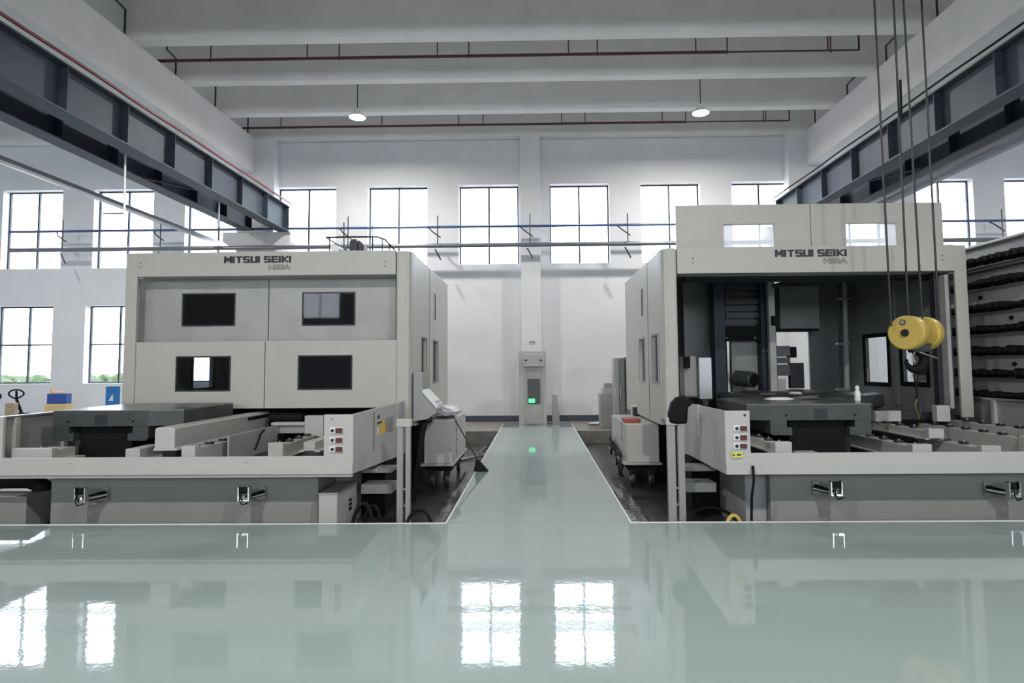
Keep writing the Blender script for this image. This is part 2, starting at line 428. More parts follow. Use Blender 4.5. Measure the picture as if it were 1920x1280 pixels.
# conduits on the beams beside the girders
for px, qa, qb, d, lab, Y in ((235, 0, 60, -12, 'nearest of the left conduits', yb[4]+.3), (330, 97, 140, -2, 'second conduit from the camera on the left', yb[3]+.35), (404, 165, 200, 0, 'third conduit from the camera on the left', yb[2]+.35), (465, 222, 246, 0, 'farthest of the left conduits', yb[1]+.35),
              (1756, -20, 36, 4, 'nearest of the right conduits', yb[4]+.3), (1661, 72, 119, 14, 'second conduit from the camera on the right', yb[3]+.35), (1588, 148, 185, 5, 'third conduit from the camera on the right', yb[2]+.35), (1528, 208, 237, 0, 'farthest of the right conduits', yb[1]+.35)):
    xc = XL-.12 if px < 900 else XR+.12
    q = at(px, qa+(qb-qa)*.3, X=xc); r = Vector((xc, q.y, zb+.005)); p = Vector((xc+(.0 if not d else .22*(1 if px < 900 else -1)*(-1 if d < 0 else -1)), q.y, q.z+.22))
    pp_ = [p+Vector((0, 0, .12)), p, q, r]
    tag(MB().tube(pp_, .02, 6).build('conduit', M_dark), 'thin dark conduit dropping beside the roof girder, '+lab, 'conduit', 'conduits beside the roof girders')

# ================================================================== lamps
def lamp(px, py, Y, lab, vis=True, loc=None):
    p = at(px, py, Y=Y) if vis else Vector(loc)
    t = thing('high_bay_lamp', p, lab, 'lamp')
    MB().lathe([(.15, .0), (.205, .0), (.21, .03), (.16, .07), (.09, .10), (.09, .2), (.03, .22)], p, 'z', 24).build('lamp_shade', M_white, t, smooth=True)
    MB().lathe([(.02, -.012), (.19, -.006), (.19, -.001)], p, 'z', 24).build('lens', M_lamp, t)
    MB().tube([p+Vector((0, 0, .2)), (p.x, p.y, ZC)], .012, 6).build('hanger', M_dark, t)
    lamp_light(p.x, p.y, p.z-.03, None if vis else FRONT_W*(.65 if abs(p.x) > 8 else 1))
FRONT_W = 530
YL = yb[2]+.5
lamp(670, 220, YL, 'round lit warehouse lamp hanging on the left of the main bay')
lamp(1314, 212, YL, 'round lit warehouse lamp hanging on the right of the main bay')
for x in (-4.2, 3.9):
    lamp(0, 0, 0, 'round warehouse lamp hanging above the camera on the %s' % ('left' if x < 0 else 'right'), False, (x, 0, 7.5))
for x in (-12, 12):  # unseen fill lamps, added to brighten the side bay walls
    lamp(0, 0, 0, 'unseen round fill lamp added in the %s side bay' % ('left' if x < 0 else 'right'), False, (x, 10.5, 7.5))

# ================================================================== pipes along the back wall
def wallpipe(name, qL, qR, Y, r, m, lab):
    a = at(-60, qL, Y=Y); b = at(1980, qR, Y=Y); z = (a.z+b.z)/2
    a = Vector((-15, Y, z)); b = Vector((15, Y, z))
    tag(MB().tube([a, b], r, 10).build(name, m, smooth=True), lab, 'pipe')
    return z
zp1 = wallpipe('air_pipe', 432, 416, 16.3, .035, M_blue, 'thin blue pipe crossing the row of high windows')
zp2 = wallpipe('water_pipe', 466, 452, 16.35, .062, M_pipe, 'thicker grey pipe crossing the windows under the blue pipe')
for px, lab in ((130, 'beside the leftmost high window'), (310, 'just left of the left machine top'), (655, 'above the left machine'), (820, 'between the second and third middle windows'), (990, 'in front of the middle column'), (1170, 'right of the middle column'), (1860, 'at the right edge of the picture')):
    x = ax(px, 440, 16.5)
    t = thing('pipe_bracket', (x, 16.3, zp1), 'thin rod bracket of the wall pipes, '+lab, 'bracket', 'rod brackets of the wall pipes')
    MB().tube([(x+.06, 16.2, zp1+.3), (x+.06, 16.2, zp1-.5)], .016, 6).build('rod', M_dark, t)
    MB().tube([(x-.25, 16.35, zp1+.02), (x-.1, 16.22, zp1-.14), (x+.14, 16.22, zp1-.32)], .018, 6).build('arm', M_dark, t)
    MB().tube([(x-.02, 16.24, zp2-.12), (x+.05, 16.24, zp2-.25), (x+.14, 16.24, zp2-.42)], .022, 6).build('strap', M_dark, t)

# ================================================================== lettering
GL = {'M': [[(0,0),(0,1),(.5,.35),(1,1),(1,0)]], 'I': [[(.5,0),(.5,1)]], 'T': [[(0,1),(1,1)],[(.5,1),(.5,0)]],
      'S': [[(1,1),(0,1),(0,.5),(1,.5),(1,0),(0,0)]], 'U': [[(0,1),(0,0),(1,0),(1,1)]], 'E': [[(1,1),(0,1),(0,0),(1,0)],[(0,.5),(.95,.5)]],
      'K': [[(0,0),(0,1)],[(1,1),(.15,.48),(1,0)]], 'H': [[(0,0),(0,1)],[(1,0),(1,1)],[(0,.5),(1,.5)]],
      '8': [[(0,0),(0,1),(1,1),(1,0),(0,0)],[(0,.5),(1,.5)]], 'A': [[(0,0),(.35,1),(.65,1),(1,0)],[(.15,.35),(.85,.35)]]}
def lettering(text, x0, x1, z0, z1, Y, name, parent, m, t=.30, th=.003):
    h = z1-z0; adv = {'I': .38, ' ': .42, 'M': 1.15}
    tot = sum(adv.get(c, 1.0) for c in text); u = (x1-x0)/tot
    mb = MB(); x = x0; st = t*h/2
    for c in text:
        wd = adv.get(c, 1.0)*u; gw = wd*.90-2*st
        if c == 'I': gw = 0
        for line in GL.get(c, []):
            P = [(x+wd*.05+st*1.1+(p[0] if c != 'I' else 0)*gw, z0+st*.8+p[1]*(h-1.6*st)) for p in line]
            for (a, b) in zip(P, P[1:]):
                d = Vector((b[0]-a[0], b[1]-a[1])).normalized(); n = Vector((-d.y, d.x))
                hw = st*(1.15 if abs(d.y) > abs(d.x) else .8)
                A = Vector(a)-d*st*.8; Bq = Vector(b)+d*st*.8
                q = [A+n*hw, A-n*hw, Bq-n*hw, Bq+n*hw]
                mb.prism([(p.x, p.y) for p in q], 'y', Y-th-random.uniform(0, .0006), Y)
        x += wd
    return mb.build(name, m, parent)
def outline_text(text, x0, x1, z0, z1, Y, name, parent):
    cu = bpy.data.curves.new(name, 'FONT'); cu.body = text; cu.fill_mode = 'NONE'; cu.bevel_depth = .02; cu.bevel_resolution = 0; cu.offset = .012
    tmp = bpy.data.objects.new('tmp', cu); C.objects.link(tmp); bpy.context.view_layer.update()
    dg = bpy.context.evaluated_depsgraph_get(); me = bpy.data.meshes.new_from_object(tmp.evaluated_get(dg))
    bpy.data.objects.remove(tmp)
    xs = [v.co.x for v in me.vertices]; ys_ = [v.co.y for v in me.vertices]
    mx, Mx, my, My = min(xs), max(xs), min(ys_), max(ys_)
    for v in me.vertices:
        v.co = Vector((x0+(v.co.x-mx)/(Mx-mx)*(x1-x0), Y-.002+v.co.z*.03, z0+(v.co.y-my)/(My-my)*(z1-z0)))
    me.name = name; me.materials.clear(); me.materials.append(M_ink)
    o = bpy.data.objects.new(name, me); C.objects.link(o); o.parent = parent
    g = Vector(parent.location)
    if parent.parent: g += Vector(parent.parent.location)
    o.location = -g
    return o

# ================================================================== MACHINES
YG, YE_ = 6.30, 8.40        # guard front, enclosure front
def xl_in(s, uo): return s*(uo-.02)-s*.25
def machine(s, uo, lab, closed):
    """s: -1 left machine, +1 right. u counts outward from the aisle axis; uo = outer side of the enclosure."""
    X = lambda u: s*u
    def bx(u0, u1, y0, y1, z0, z1): return B(X(u0), X(u1), y0, y1, z0, z1)
    root = thing('machining_centre', (X((1.86+uo)/2), 8.6, PZ), lab, 'machine')
    ui = 1.86; YB = 11.85
    top = az(500, 472, YE_) if s < 0 else az(1500, 462, YE_)
    hb = az(500, 517, YE_) if s < 0 else az(1500, 511, YE_)
    rec = .16 if closed else .05
    # --- pillars of the front
    pil_in0, pil_in1 = ui, ui+.165
    po = .17
    bx(pil_in0+.0, pil_in1, YE_, YE_+.35, .82, top).build('front_pillar', M_paint, root, .03)
    mb = bx(uo-po, uo, YE_, YE_+.05, .82, top); mb.build('front_pillar', M_paint, root, .012)
    # leg frame below the enclosure (dark)
    for u in (ui+.05, uo-.25):
        for y in (YE_+.2, YB-.3):
            bx(u, u+.2, y, y+.2, PZ, .84).build('frame_leg', M_dark, root, .01)
    # header
    hd = bx(pil_in1+.004, uo-po-.004, YE_-.02, YE_+.30, hb, top).build('header_panel', M_paint, root, .008)
    if s < 0:
        lettering('MITSUI SEIKI', ax(421, 486, YE_), ax(548, 486, YE_), az(484, 493, YE_), az(484, 480.5, YE_), YE_-.02, 'lettering', hd, M_ink)
        outline_text('HS8A', ax(505, 501, YE_), ax(546, 501, YE_), az(525, 506, YE_), az(525, 496, YE_), YE_-.02, 'model_lettering', hd)
        dots = ((264, 493), (264, 501), (722, 490), (722, 499))
    else:
        lettering('MITSUI SEIKI', ax(1451, 475, YE_), ax(1587, 475, YE_), az(1519, 481.5, YE_), az(1519, 468, YE_), YE_-.02, 'lettering', hd, M_ink)
        outline_text('HS8A', ax(1543, 489, YE_), ax(1587, 489, YE_), az(1565, 494.5, YE_), az(1565, 484, YE_), YE_-.02, 'model_lettering', hd)
        dots = ((1299, 484), (1299, 493), (1767, 479), (1767, 487))
    for (a, b) in dots:
        p = at(a, b, Y=YE_-.02); MB().lathe([(.009, -.004), (.009, .002)], p, 'y', 10).build('screw', M_dark, hd)
    # --- sides: aisle side with windows, panel seams, rounded front top corner
    ztop_b = top-.02
    sb = .94
    wins = []
    if s < 0: wp = ((790, 800, 634, 717), (812, 821, 640, 716))
    else: wp = ((1199, 1209, 636, 713), (1223, 1236, 628, 716))
    for (a, b, q0, q1) in wp:
        A = at(a, (q0+q1)/2, X=X(ui-.06)); Bp = at(b, (q0+q1)/2, X=X(ui-.06))
        y0, y1 = sorted((A.y, Bp.y)); ym = (y0+y1)/2
        pm = (a+b)/2
        wins.append((y0, y1, at(pm, q1, X=X(ui-.06)).z, at(pm, q0, X=X(ui-.06)).z))
    ysm = at(805 if s < 0 else 1215, 600, X=X(ui-.06)).y
    sp_ = MB().panel(YE_+.36, YB, sb-.22, ztop_b, wins, X(ui-.06), X(ui), 'x').build('side_panel', M_paint, root, .015)
    for i, wq in enumerate(wins):
        bx(ui-.03, ui-.024, wq[0], wq[1], wq[2], wq[3]).build('side_window', M_mglass if s > 0 else M_mglass, sp_)
        MB().panel(wq[0]-.03, wq[1]+.03, wq[2]-.03, wq[3]+.03, [wq], X(ui-.068), X(ui-.058), 'x').build('window_gasket', M_grey, sp_)
    bx(ui-.064, ui-.058, ysm-.006, ysm+.006, sb-.2, ztop_b-.01).build('panel_seam', M_dark, sp_)
    # rounded corner fairing between front and side
    MB().prism([(X(ui+.02), YE_), (X(ui-.02), YE_+.01), (X(ui-.05), YE_+.06), (X(ui-.062), YE_+.15), (X(ui-.062), YE_+.36), (X(ui+.02), YE_+.36)], 'z', .82, top-.01).build('corner_fairing', M_paint, root, .004)
    # handle outline on the side
    yh = at(815 if s < 0 else 1205, 580, X=X(ui-.06)).y
    MB().tube([(X(ui-.072), yh, 2.42), (X(ui-.072), yh, 2.85), (X(ui-.072), yh-.08, 2.87)], .008, 6).build('side_latch', M_dark, sp_)
    # outer side, back, roof
    ow = []
    if s > 0:
        for (a, b, q0, q1) in ((1622, 1663, 632, 716), (1691, 1735, 632, 716)):
            A = at(a, 680, X=uo-.08); Bq = at(b, 680, X=uo-.08)
            y0, y1 = sorted((A.y, Bq.y)); pm = (a+b)/2
            ow.append((y0, y1, at(pm, q1, X=uo-.08).z, at(pm, q0, X=uo-.08).z))
    if s < 0:
        A = at(364, 690, X=-uo+.08); Bq = at(401, 690, X=-uo+.08)
        y0, y1 = sorted((A.y, Bq.y))
        ow.append((y0, y1, at(382, 726, X=-uo+.08).z, at(382, 655, X=-uo+.08).z))
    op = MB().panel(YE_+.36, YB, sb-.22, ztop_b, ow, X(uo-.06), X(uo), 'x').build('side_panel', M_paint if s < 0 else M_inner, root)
    for wq in ow:
        MB().panel(wq[0]-.07, wq[1]+.07, wq[2]-.07, wq[3]+.07, [wq], X(uo-.075), X(uo-.058), 'x').build('window_gasket', M_black, op)
        bx(uo-.03, uo-.025, wq[0], wq[1], wq[2], wq[3]).build('side_window', M_mglass, op)
    if s > 0:
        bh = []
        a0, a1 = ax(1455, 670, YB), ax(1516, 670, YB); b0, b1 = az(1485, 732, YB), az(1485, 622, YB)
        bh.append((a0, a1, b0, b1)); bh.append((ax(1450, 528, YB), ax(1470, 528, YB), az(1460, 533, YB), az(1460, 522, YB)))
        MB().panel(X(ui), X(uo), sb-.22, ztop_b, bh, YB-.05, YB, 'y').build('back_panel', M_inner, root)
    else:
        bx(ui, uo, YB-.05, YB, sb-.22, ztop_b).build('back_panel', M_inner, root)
        B(ax(250, 600, YE_+.3), ax(259, 600, YE_+.3), YE_+.34, YE_+.36, .95, hb).build('jamb_gap_shade', M_black, root)  # black strip painted as the shade inside the open gap
    bx(ui, uo, YE_+.3, YB, ztop_b, ztop_b+.03).build('roof_panel', M_paint, root, .01)
    bx(ui+.2, uo-.1, YE_+.5, YB-.1, PZ, .78).build('bed_shade_block', M_black, root, .01)  # black mass painting the deep shade under the machine
    # ---------------- doors
    dzb = az(600, 765, YE_) if s < 0 else 1.0
    if closed:
        yU = YE_+.26; yL = YE_+.03
        z637 = az(500, 637, yU)
        xl, xr = ax(257, 600, yU), ax(742, 600, yU)
        xm = ax(503, 600, yU)
        for (a, b, wpx) in ((xl, xm-.006, (344, 439, 552, 609)), (xm+.006, xr, (569, 664, 550, 608))):
            r = pbox(wpx[0], wpx[2], wpx[1], wpx[3], yU, 0)
            d = MB().panel(a, b, z637-.02, hb+.02, [(r[0], r[1], r[4], r[5])], yU, yU+.06, 'y').build('upper_door', M_panel, root, .006)
            B(r[0], r[1], yU-.004, yU+.01, r[4], r[5]).build('door_window', M_tglass, d)
            MB().panel(r[0]-.02, r[1]+.02, r[4]-.02, r[5]+.02, [(r[0], r[1], r[4], r[5])], yU-.007, yU+.002, 'y').build('window_gasket', M_dark, d)
        # smears of grease on the upper door
        xl2, xr2 = ax(247, 700, yL), ax(743, 700, yL); xm2 = ax(496, 700, yL); zt2 = az(500, 639, yL)
        for (a, b, wpx) in ((xl2, xm2-.005, (332, 430, 670, 731)), (xm2+.005, xr2, (561, 658, 668, 728))):
            r = pbox(wpx[0], wpx[2], wpx[1], wpx[3], yL, 0)
            d = MB().panel(a, b, dzb, zt2, [(r[0], r[1], r[4], r[5])], yL, yL+.07, 'y').build('lower_door', M_paint, root, .006)
            B(r[0], r[1], yL-.004, yL+.01, r[4], r[5]).build('door_window', M_tglass, d)
            MB().panel(r[0]-.02, r[1]+.02, r[4]-.02, r[5]+.02, [(r[0], r[1], r[4], r[5])], yL-.007, yL+.002, 'y').build('window_gasket', M_dark, d)
        # slide rail at the left jamb
        B(ax(240, 600, YE_), ax(250, 600, YE_), YE_+.06, YE_+.14, .9, hb).build('door_rail', M_grey, root, .004)
        B(ax(249, 600, YE_), ax(252, 600, YE_), YE_+.05, YE_+.10, .95, hb).build('rail_edge', M_alu, root)
        # roof gear: guard rail tubes, motor
        zt0 = top
        yR = YE_+.5
        def R(px, py, y=yR): return at(px, py, Y=y)
        MB().tube([R(611, 445), R(660, 444), R(708, 444), R(722, 449), R(745, 474)], .014, 6).build('guard_rail', M_dark, root)
        MB().tube([R(611, 445), R(655, 472)], .014, 6).build('guard_rail', M_alu, root)
        for px in (618, 699, 717, 730):
            MB().tube([R(px, 446 if px < 730 else 459), R(px, 475)], .01, 6).build('guard_rail', M_dark, root)
        for px, q in ((645, 417), (698, 422)):
            MB().tube([R(px, q), R(px, 475)], .009, 6).build('antenna_rod', M_dark, root)
        mt = B(*pbox(655, 452, 670, 474, yR, .25)).build('motor', M_dark, root, .01)
        B(*pbox(657, 448, 668, 453, yR, .2)).build('motor_cap', M_dark, mt, .005)
        q = at(676, 474, Y=yR)
        MB().prism([(q.x-.03, q.z), (q.x-.04, q.z+.19), (q.x-.02, q.z+.19), (q.x+.05, q.z+.12), (q.x+.05, q.z)], 'y', yR, yR+.2).build('motor_shield', M_dark, root)
        MB().lathe([(.07, 0), (.07, .2)], at(628, 464, Y=yR), 'y', 16).build('pulley', M_alu, root)
    else:
        # raised doors standing above the header
        yU = YE_+.22
        x0, x1 = ax(1268, 420, yU), ax(1768, 420, yU); xm = ax(1520, 420, yU)
        zt_, zb_ = az(1500, 382, yU), top-.25
        for (a, b, wpx) in ((x0, xm-.004, (1357, 1452, 420, 466)), (xm+.004, x1, (1587, 1682, 418, 464))):
            r = pbox(wpx[0], wpx[2], wpx[1], wpx[3], yU, 0)
            d = MB().panel(a, b, zb_, zt_, [(r[0], r[1], r[4], r[5])], yU, yU+.07, 'y').build('raised_door', M_paint, root, .008)
            B(r[0], r[1], yU+.02, yU+.03, r[4], r[5]).build('door_window', M_milky, d)
        # door track on the right jamb
        B(ax(1766, 650, YE_), ax(1774, 650, YE_), YE_+.10, YE_+.2, .95, hb).build('door_rail', M_dark, root)
        B(ax(1776, 650, YE_), ax(1783, 650, YE_), YE_-.01, YE_+.15, .95, hb-.05).build('door_rail', M_panel, root)
        interior(root, X, ui, uo, top, hb)
    # ---------------- front trough guard
    if s < 0:
        gt, gl, gbm = az(300, 857, YG), az(300, 871, YG), az(300, 890, YG)
        ucx = -ax(662, 830, YG); ur = -ax(607, 820, YG); zr = az(640, 777, YG)
        bt = at(743, 755, Y=8.0); bb = at(743, 857, Y=8.0)
        uout0 = -ax(5, 820, YG)
    else:
        gt, gl, gbm = az(1650, 848, YG), az(1650, 863, YG), az(1650, 888, YG)
        ucx = ax(1360, 830, YG); ur = ax(1407, 820, YG); zr = az(1390, 770, YG)
        bt = at(1288, 755, Y=8.0); bb = at(1280, 852, Y=8.0)
        uout0 = 5.83
    uend = uo+.12
    g = MB()
    # front plate with a low middle
    pts = [(X(ucx), gbm), (X(uend), gbm), (X(uend), zr), (X(uout0), zr), (X(uout0), gt), (X(ur), gt), (X(ur), zr), (X(ucx), zr)]
    gf = g.prism(pts, 'y', YG, YG+.035).build('front_guard', M_guard, root, .004)
    bx(ucx+.002, uend-.002, YG-.012, YG+.002, gbm, gl).build('lower_fold', M_guard, gf, .004)
    if s < 0: bx(ucx+.01, uend-.01, YG+.01, YG+.06, gbm-.035, gbm-.004).build('drip_lip', M_guard, gf, .004)
    # angled side plate towards the enclosure
    gx, gx2 = X(ucx), bt.x
    th = -s*.03
    ga = MB().hexa([(gx, YG, gbm), (gx2, 8.0, bb.z), (gx2-th, 8.0, bb.z), (gx-th, YG+.035, gbm)],
              [(gx, YG, zr), (gx2, 8.0, bt.z), (gx2-th, 8.0, bt.z), (gx-th, YG+.035, zr)]).build('side_guard', M_guard, root, .003)
    B(gx2-.02, gx2+.02 if s < 0 else gx2+.02, 8.0, YE_+.05, bb.z, bt.z).build('guard_joint', M_guard, root)
    # fold line and seam on the angled plate
    def onside(f, z, off=.004): # f 0..1 along
        return Vector((gx+(gx2-gx)*f - s*off, YG+(8.0-YG)*f, z))
    if s < 0:
        MB().tube([onside(.42, gbm+.14), onside(.42, zr-.03)], .003, 5).build('panel_seam', M_dark, ga)
        def sticker(px0, px1, q0, q1, name, m):
            fa = []
            for px in (px0, px1):
                lo, hi = 0., 1.
                for _ in range(30):
                    mid = (lo+hi)/2; p = onside(mid, .9); d = p-EYE
                    sx_ = PPX+F*d.dot(rt)/d.dot(fw)
                    if sx_ < px: lo = mid
                    else: hi = mid
                fa.append((lo+hi)/2)
            pm = (fa[0]+fa[1])/2; yy = YG+(8.0-YG)*pm
            za, zb2 = az((px0+px1)/2, q1, yy), az((px0+px1)/2, q0, yy)
            MB().hexa([onside(fa[0], za, .002), onside(fa[1], za, .002), onside(fa[1], za, .005), onside(fa[0], za, .005)],
                      [onside(fa[0], zb2, .002), onside(fa[1], zb2, .002), onside(fa[1], zb2, .005), onside(fa[0], zb2, .005)]).build(name, m, ga)
        sticker(711, 723, 792, 813, 'warning_label', M_yl2); sticker(724, 737, 781, 808, 'info_plate', M_alu)
        sticker(708, 716, 790, 794, 'warning_print', M_ink); sticker(709, 712, 778, 784, 'bolt_head', M_dark); sticker(707, 712, 800, 814, 'warning_print', M_white)
    else:
        yy = YG+.9; f = .53
        def pl(z0, z1, f0, f1, name, m):
            MB().hexa([onside(f0, z0, .002), onside(f1, z0, .002), onside(f1, z0, .006), onside(f0, z0, .006)],
                      [onside(f0, z1, .002), onside(f1, z1, .002), onside(f1, z1, .006), onside(f0, z1, .006)]).build(name, m, ga)
        pl(.73, 1.10, .60, .67, 'label_strip', M_white)
        for k in range(5): pl(.76+.065*k, .795+.065*k, .612, .658, 'strip_print', M_ink)
    # switches
    sw = ((618, 801), (618, 819), (618, 836)) if s < 0 else ((1375, 797), (1375, 814), (1375, 830))
    for (a, b) in sw:
        r = pbox(a, b, a+26, b+11.5, YG, 0); xm = (r[0]*.55+r[1]*.45)
        pb = B(r[0], r[1], YG-.012, YG, r[4], r[5]).build('switch_plate', M_white, gf, .003)
        B(xm, r[1]-.006, YG-.02, YG-.012, r[4]+.006, r[5]-.006).build('switch_key', M_maroon, gf, .002)
        cx = (r[0]+xm)/2
        MB().lathe([(.017, -.022), (.017, -.012)], (cx, YG, (r[4]+r[5])/2), 'y', 14).build('push_button', M_ink, gf)
    if s > 0:
        r = pbox(1371, 847, 1392, 858, YG, 0)
        lb = B(r[0], r[1], YG-.015, YG-.011, r[4], r[5]).build('yellow_label', M_yl, gf, .002)
        B(r[0]+.012, r[0]+.03, YG-.017, YG-.015, r[4]+.02, r[5]-.02).build('label_print', M_ink, gf)
        B(r[0]+.055, r[1]-.02, YG-.017, YG-.015, r[4]+.025, r[5]-.02).build('label_print', M_ink, gf)
        MB().lathe([(.012, -.01), (.012, 0)], at(1396, 778, Y=YG), 'y', 12).build('bolt_head', M_dark, gf)
    else:
        MB().lathe([(.014, -.01), (.014, 0)], at(622, 785, Y=YG), 'y', 12).build('bolt_head', M_grey, gf)
        MB().lathe([(.006, -.016), (.006, 0)], at(131, 869, Y=YG), 'y', 8).build('bolt_head', M_grey, gf)
        MB().lathe([(.006, -.016), (.006, 0)], at(461, 867, Y=YG), 'y', 8).build('bolt_head', M_grey, gf)
    # outer side guard with posts, seen from inside
    zo = 1.045 if s < 0 else 1.08
    uo2 = uend
    og = bx(uo2-.03, uo2, YG+.03, YE_-.0, gbm, zo).build('outer_guard', M_grey, root, .003)
    bx(uo2-.06, uo2+.02, YG+.03, YE_+.1, zo, zo+.025).build('top_rail', M_alu, og, .003)
    for y in (6.75, 7.45, 8.1):
        bx(uo2-.075, uo2-.03, y, y+.06, gbm+.02, zo).build('guard_post', M_guard, og, .003)
    # trough bottom
    bx(ucx+.05, uend-.03, YG+.04, YE_+.3, gbm+.0, gbm+.02).build('trough_floor', M_dark, root)
    # ---------------- tank below
    ut0 = 2.45 if s < 0 else 2.56
    ut1 = -ax(95, 940, 6.60) if s < 0 else 6.0
    tk = bx(ut0, ut1, 6.60, 8.3, PZ, gbm-.045).build('coolant_tank', M_tank, root, .006)
    if s > 0: bx(ut0-.24, ut0-.003, 6.70, 8.3, PZ, gbm-.04).build('tank_end', M_grey, root, .005)
    else: bx(ut0-.18, ut0-.003, 7.16, 8.3, PZ, gbm-.04).build('tank_end', M_grey, root, .005)
    # adjustable hook brackets on the tank
    hk = ((152, 935, 197), (458, 933, 492)) if s < 0 else ((1567, 923, 1530), (1900, 925, 1852))
    for (hx, hy, rx) in hk:
        pf = at(hx, hy-4, Y=6.38); rw = ax(rx, hy, 6.58)
        pr = Vector((rw, 6.60, pf.z+.0))
        h = MB()
        plate = B(pr.x-.035, pr.x+.035, 6.575, 6.601, pr.z-.09, pr.z+.06).build('hook_bracket', M_grey, tk, .004)
        MB().tube([pr+Vector((0, -.02, -.02)), pf*.5+pr*.5+Vector((0, 0, -.03)), pf+Vector((0, 0, -.03))], [.055, .045, .03], 10).build('hook_arm', M_chrome, tk, smooth=True)
        ww = .055
        hc = MB()
        for q in (-1, 1): hc.box(pf.x+q*ww-.009, pf.x+q*ww+.009, pf.y-.03, pf.y+.03, pf.z-.06, pf.z+.10)
        hc.box(pf.x-ww, pf.x+ww, pf.y-.03, pf.y+.03, pf.z-.06, pf.z-.03)
        hc.build('hook_fork', M_chrome, tk, .006)
        MB().tube([pf+Vector((-.01, -.02, .05)), pf+Vector((-.03, -.05, -.03)), pf+Vector((0, -.05, -.085)), pf+Vector((.06, -.03, -.07))], .008, 6).build('hook_strap', M_black, tk, smooth=True)
        B(pf.x-ww*.7, pf.x+ww*.7, pf.y, pf.y+.02, pf.z+.02, pf.z+.09).build('hook_pad', M_black, tk)
    # ---------------- pallet on its pedestal
    YP = 6.9
    if s < 0: pa, pb_ = ax(97, 790, YP), ax(335, 790, YP); pz = az(200, 769, YP)
    else: pa, pb_ = ax(1405, 780, YP), ax(1642, 780, YP); pz = az(1520, 757, YP)
    pzb = pz-.36; ch = .16; YPb = 8.30
    oct_ = [(pa+ch, YP), (pb_-ch, YP), (pb_, YP+ch), (pb_, YPb-ch), (pb_-ch, YPb), (pa+ch, YPb), (pa, YPb-ch), (pa, YP+ch)]
    if s < 0: oct_ = [(pa+.02, YP), (pb_-.36, YP), (pb_, YP+.10), (pb_, YPb-ch), (pb_-ch, YPb), (pa+ch, YPb), (pa, YPb-ch), (pa, YP+.02)]
    else: oct_ = [(pa+.24, YP), (pb_-.05, YP), (pb_, YP+.05), (pb_, YPb-ch), (pb_-ch, YPb), (pa+ch, YPb), (pa, YPb-ch), (pa, YP+.08)]
    pal = MB().prism(oct_, 'z', pz-.19, pz-.012).build('pallet', M_cast, root, .004)
    MB().prism([(x*.999+(pa+pb_)/2*.001, y) for x, y in oct_], 'z', pz-.012, pz).build('pallet_top', M_casttop, pal)
    # hanging lips left and right of the central opening
    fa, fb = oct_[0][0], oct_[1][0]
    L = fb-fa
    for (q, sg) in ((fa, 1), (fb, -1)):
        MB().prism([(q, pz-.19), (q+sg*L*.165, pz-.19), (q+sg*L*.165, pz-.27), (q+sg*L*.215, pz-.27), (q+sg*L*.215, pzb), (q+sg*.03, pzb), (q, pzb+.03)], 'y', YP+.001, YPb-.2).build('pallet_lip', M_cast, pal, .003)
    bx_ = (fa+fb)/2
    B(bx_-.075, bx_+.075, YP-.004, YP+.02, pz-.175, pz-.055).build('slot', M_dark, pal)
    B(bx_-.06, bx_+.06, YP-.006, YP+.02, pz-.165, pz-.07).build('slot_insert', M_dark, pal)
    for q in (fa+L*.16, fb-L*.16): MB().lathe([(.012, -.006), (.012, .003)], (q, YP, pz-.13), 'y', 10).build('hole', M_black, pal)
    B(fa+L*.22, fb-L*.22, YP+.1, YPb-.1, gbm+.02, pz-.20).build('pedestal', M_black, root, .01)
    B(fa+L*.10, fb-L*.10, YP+.25, YPb-.1, gbm+.02, gbm+.22).build('pedestal_base', M_dark, root, .01)
    # ---------------- rails with bolts in the trough
    def rail(u, z, y0, y1, wv, hgt, lugs=True, m=M_guard):
        r_ = bx(u-wv/2, u+wv/2, y0, y1, z-hgt, z).build('slide_rail', m, root, .004)
        bx(u-wv*.9, u+wv*.9, y0, y1, z-hgt, z-hgt+.02).build('rail_foot', m, r_, .003)
        if lugs:
            bx(u-wv*.75, u+wv*.75, y0-.03, y0+.06, z-hgt*.8, z+.035).build('end_block', m, r_, .006)
            y = y0+.09
            while y < y1-.05:
                MB().box(X(u)-.038, X(u)+.038, y-.03, y+.045, z, z+.03).build('clamp_lug', M_dark, r_, .006)
                MB().lathe([(.012, 0), (.012, .014)], (X(u), y, z+.03), 'z', 8).build('bolt', M_alu, r_)
                y += .29
        return r_
    if s < 0:
        # long cover going under the door
        cv = MB().prism([(X(3.97), .94), (X(4.0), .955), (X(4.16), .955), (X(4.19), .94), (X(4.19), .74), (X(4.215), .70), (X(3.945), .70), (X(3.97), .74)], 'y', 6.42, 8.7).build('way_cover', M_guard, root, .006)
        MB().box(X(3.955), X(3.975), 8.05, 8.65, .88, .92).build('cover_slot', M_black, cv)
        bx(4.0, 4.15, 6.5, 8.3, gbm+.02, .70).build('cover_support', M_dark, root)
        rail(3.80, .72, 6.42, 8.3, .10, .20)
        bx(3.62, 3.64, 6.9, 8.2, gbm+.02, .80).build('trough_plate', M_panel, root, .004)
        MB().tube([(X(3.60), 7.75, .78), (X(3.58), 7.6, .74), (X(3.58), 7.55, .66), (X(3.60), 7.5, .56)], .012, 6).build('hose', M_black, root, smooth=True)
        rail(4.45, .72, 6.45, 6.85, .16, .14, False)
        rail(5.55, .70, 6.45, 6.85, .30, .12, True)
        rail(2.75, .70, 7.1, 8.2, .14, .12, False); rail(3.15, .66, 7.1, 8.2, .12, .16, True)
        MB().tube([at(508, 783, Y=8.5), at(570, 783, Y=8.5)], .075, 14).build('black_roller', M_black, root, smooth=True)
        B(*pbox(571, 779, 606, 818, 8.2, .1)).build('inner_panel', M_guard, root, .004)
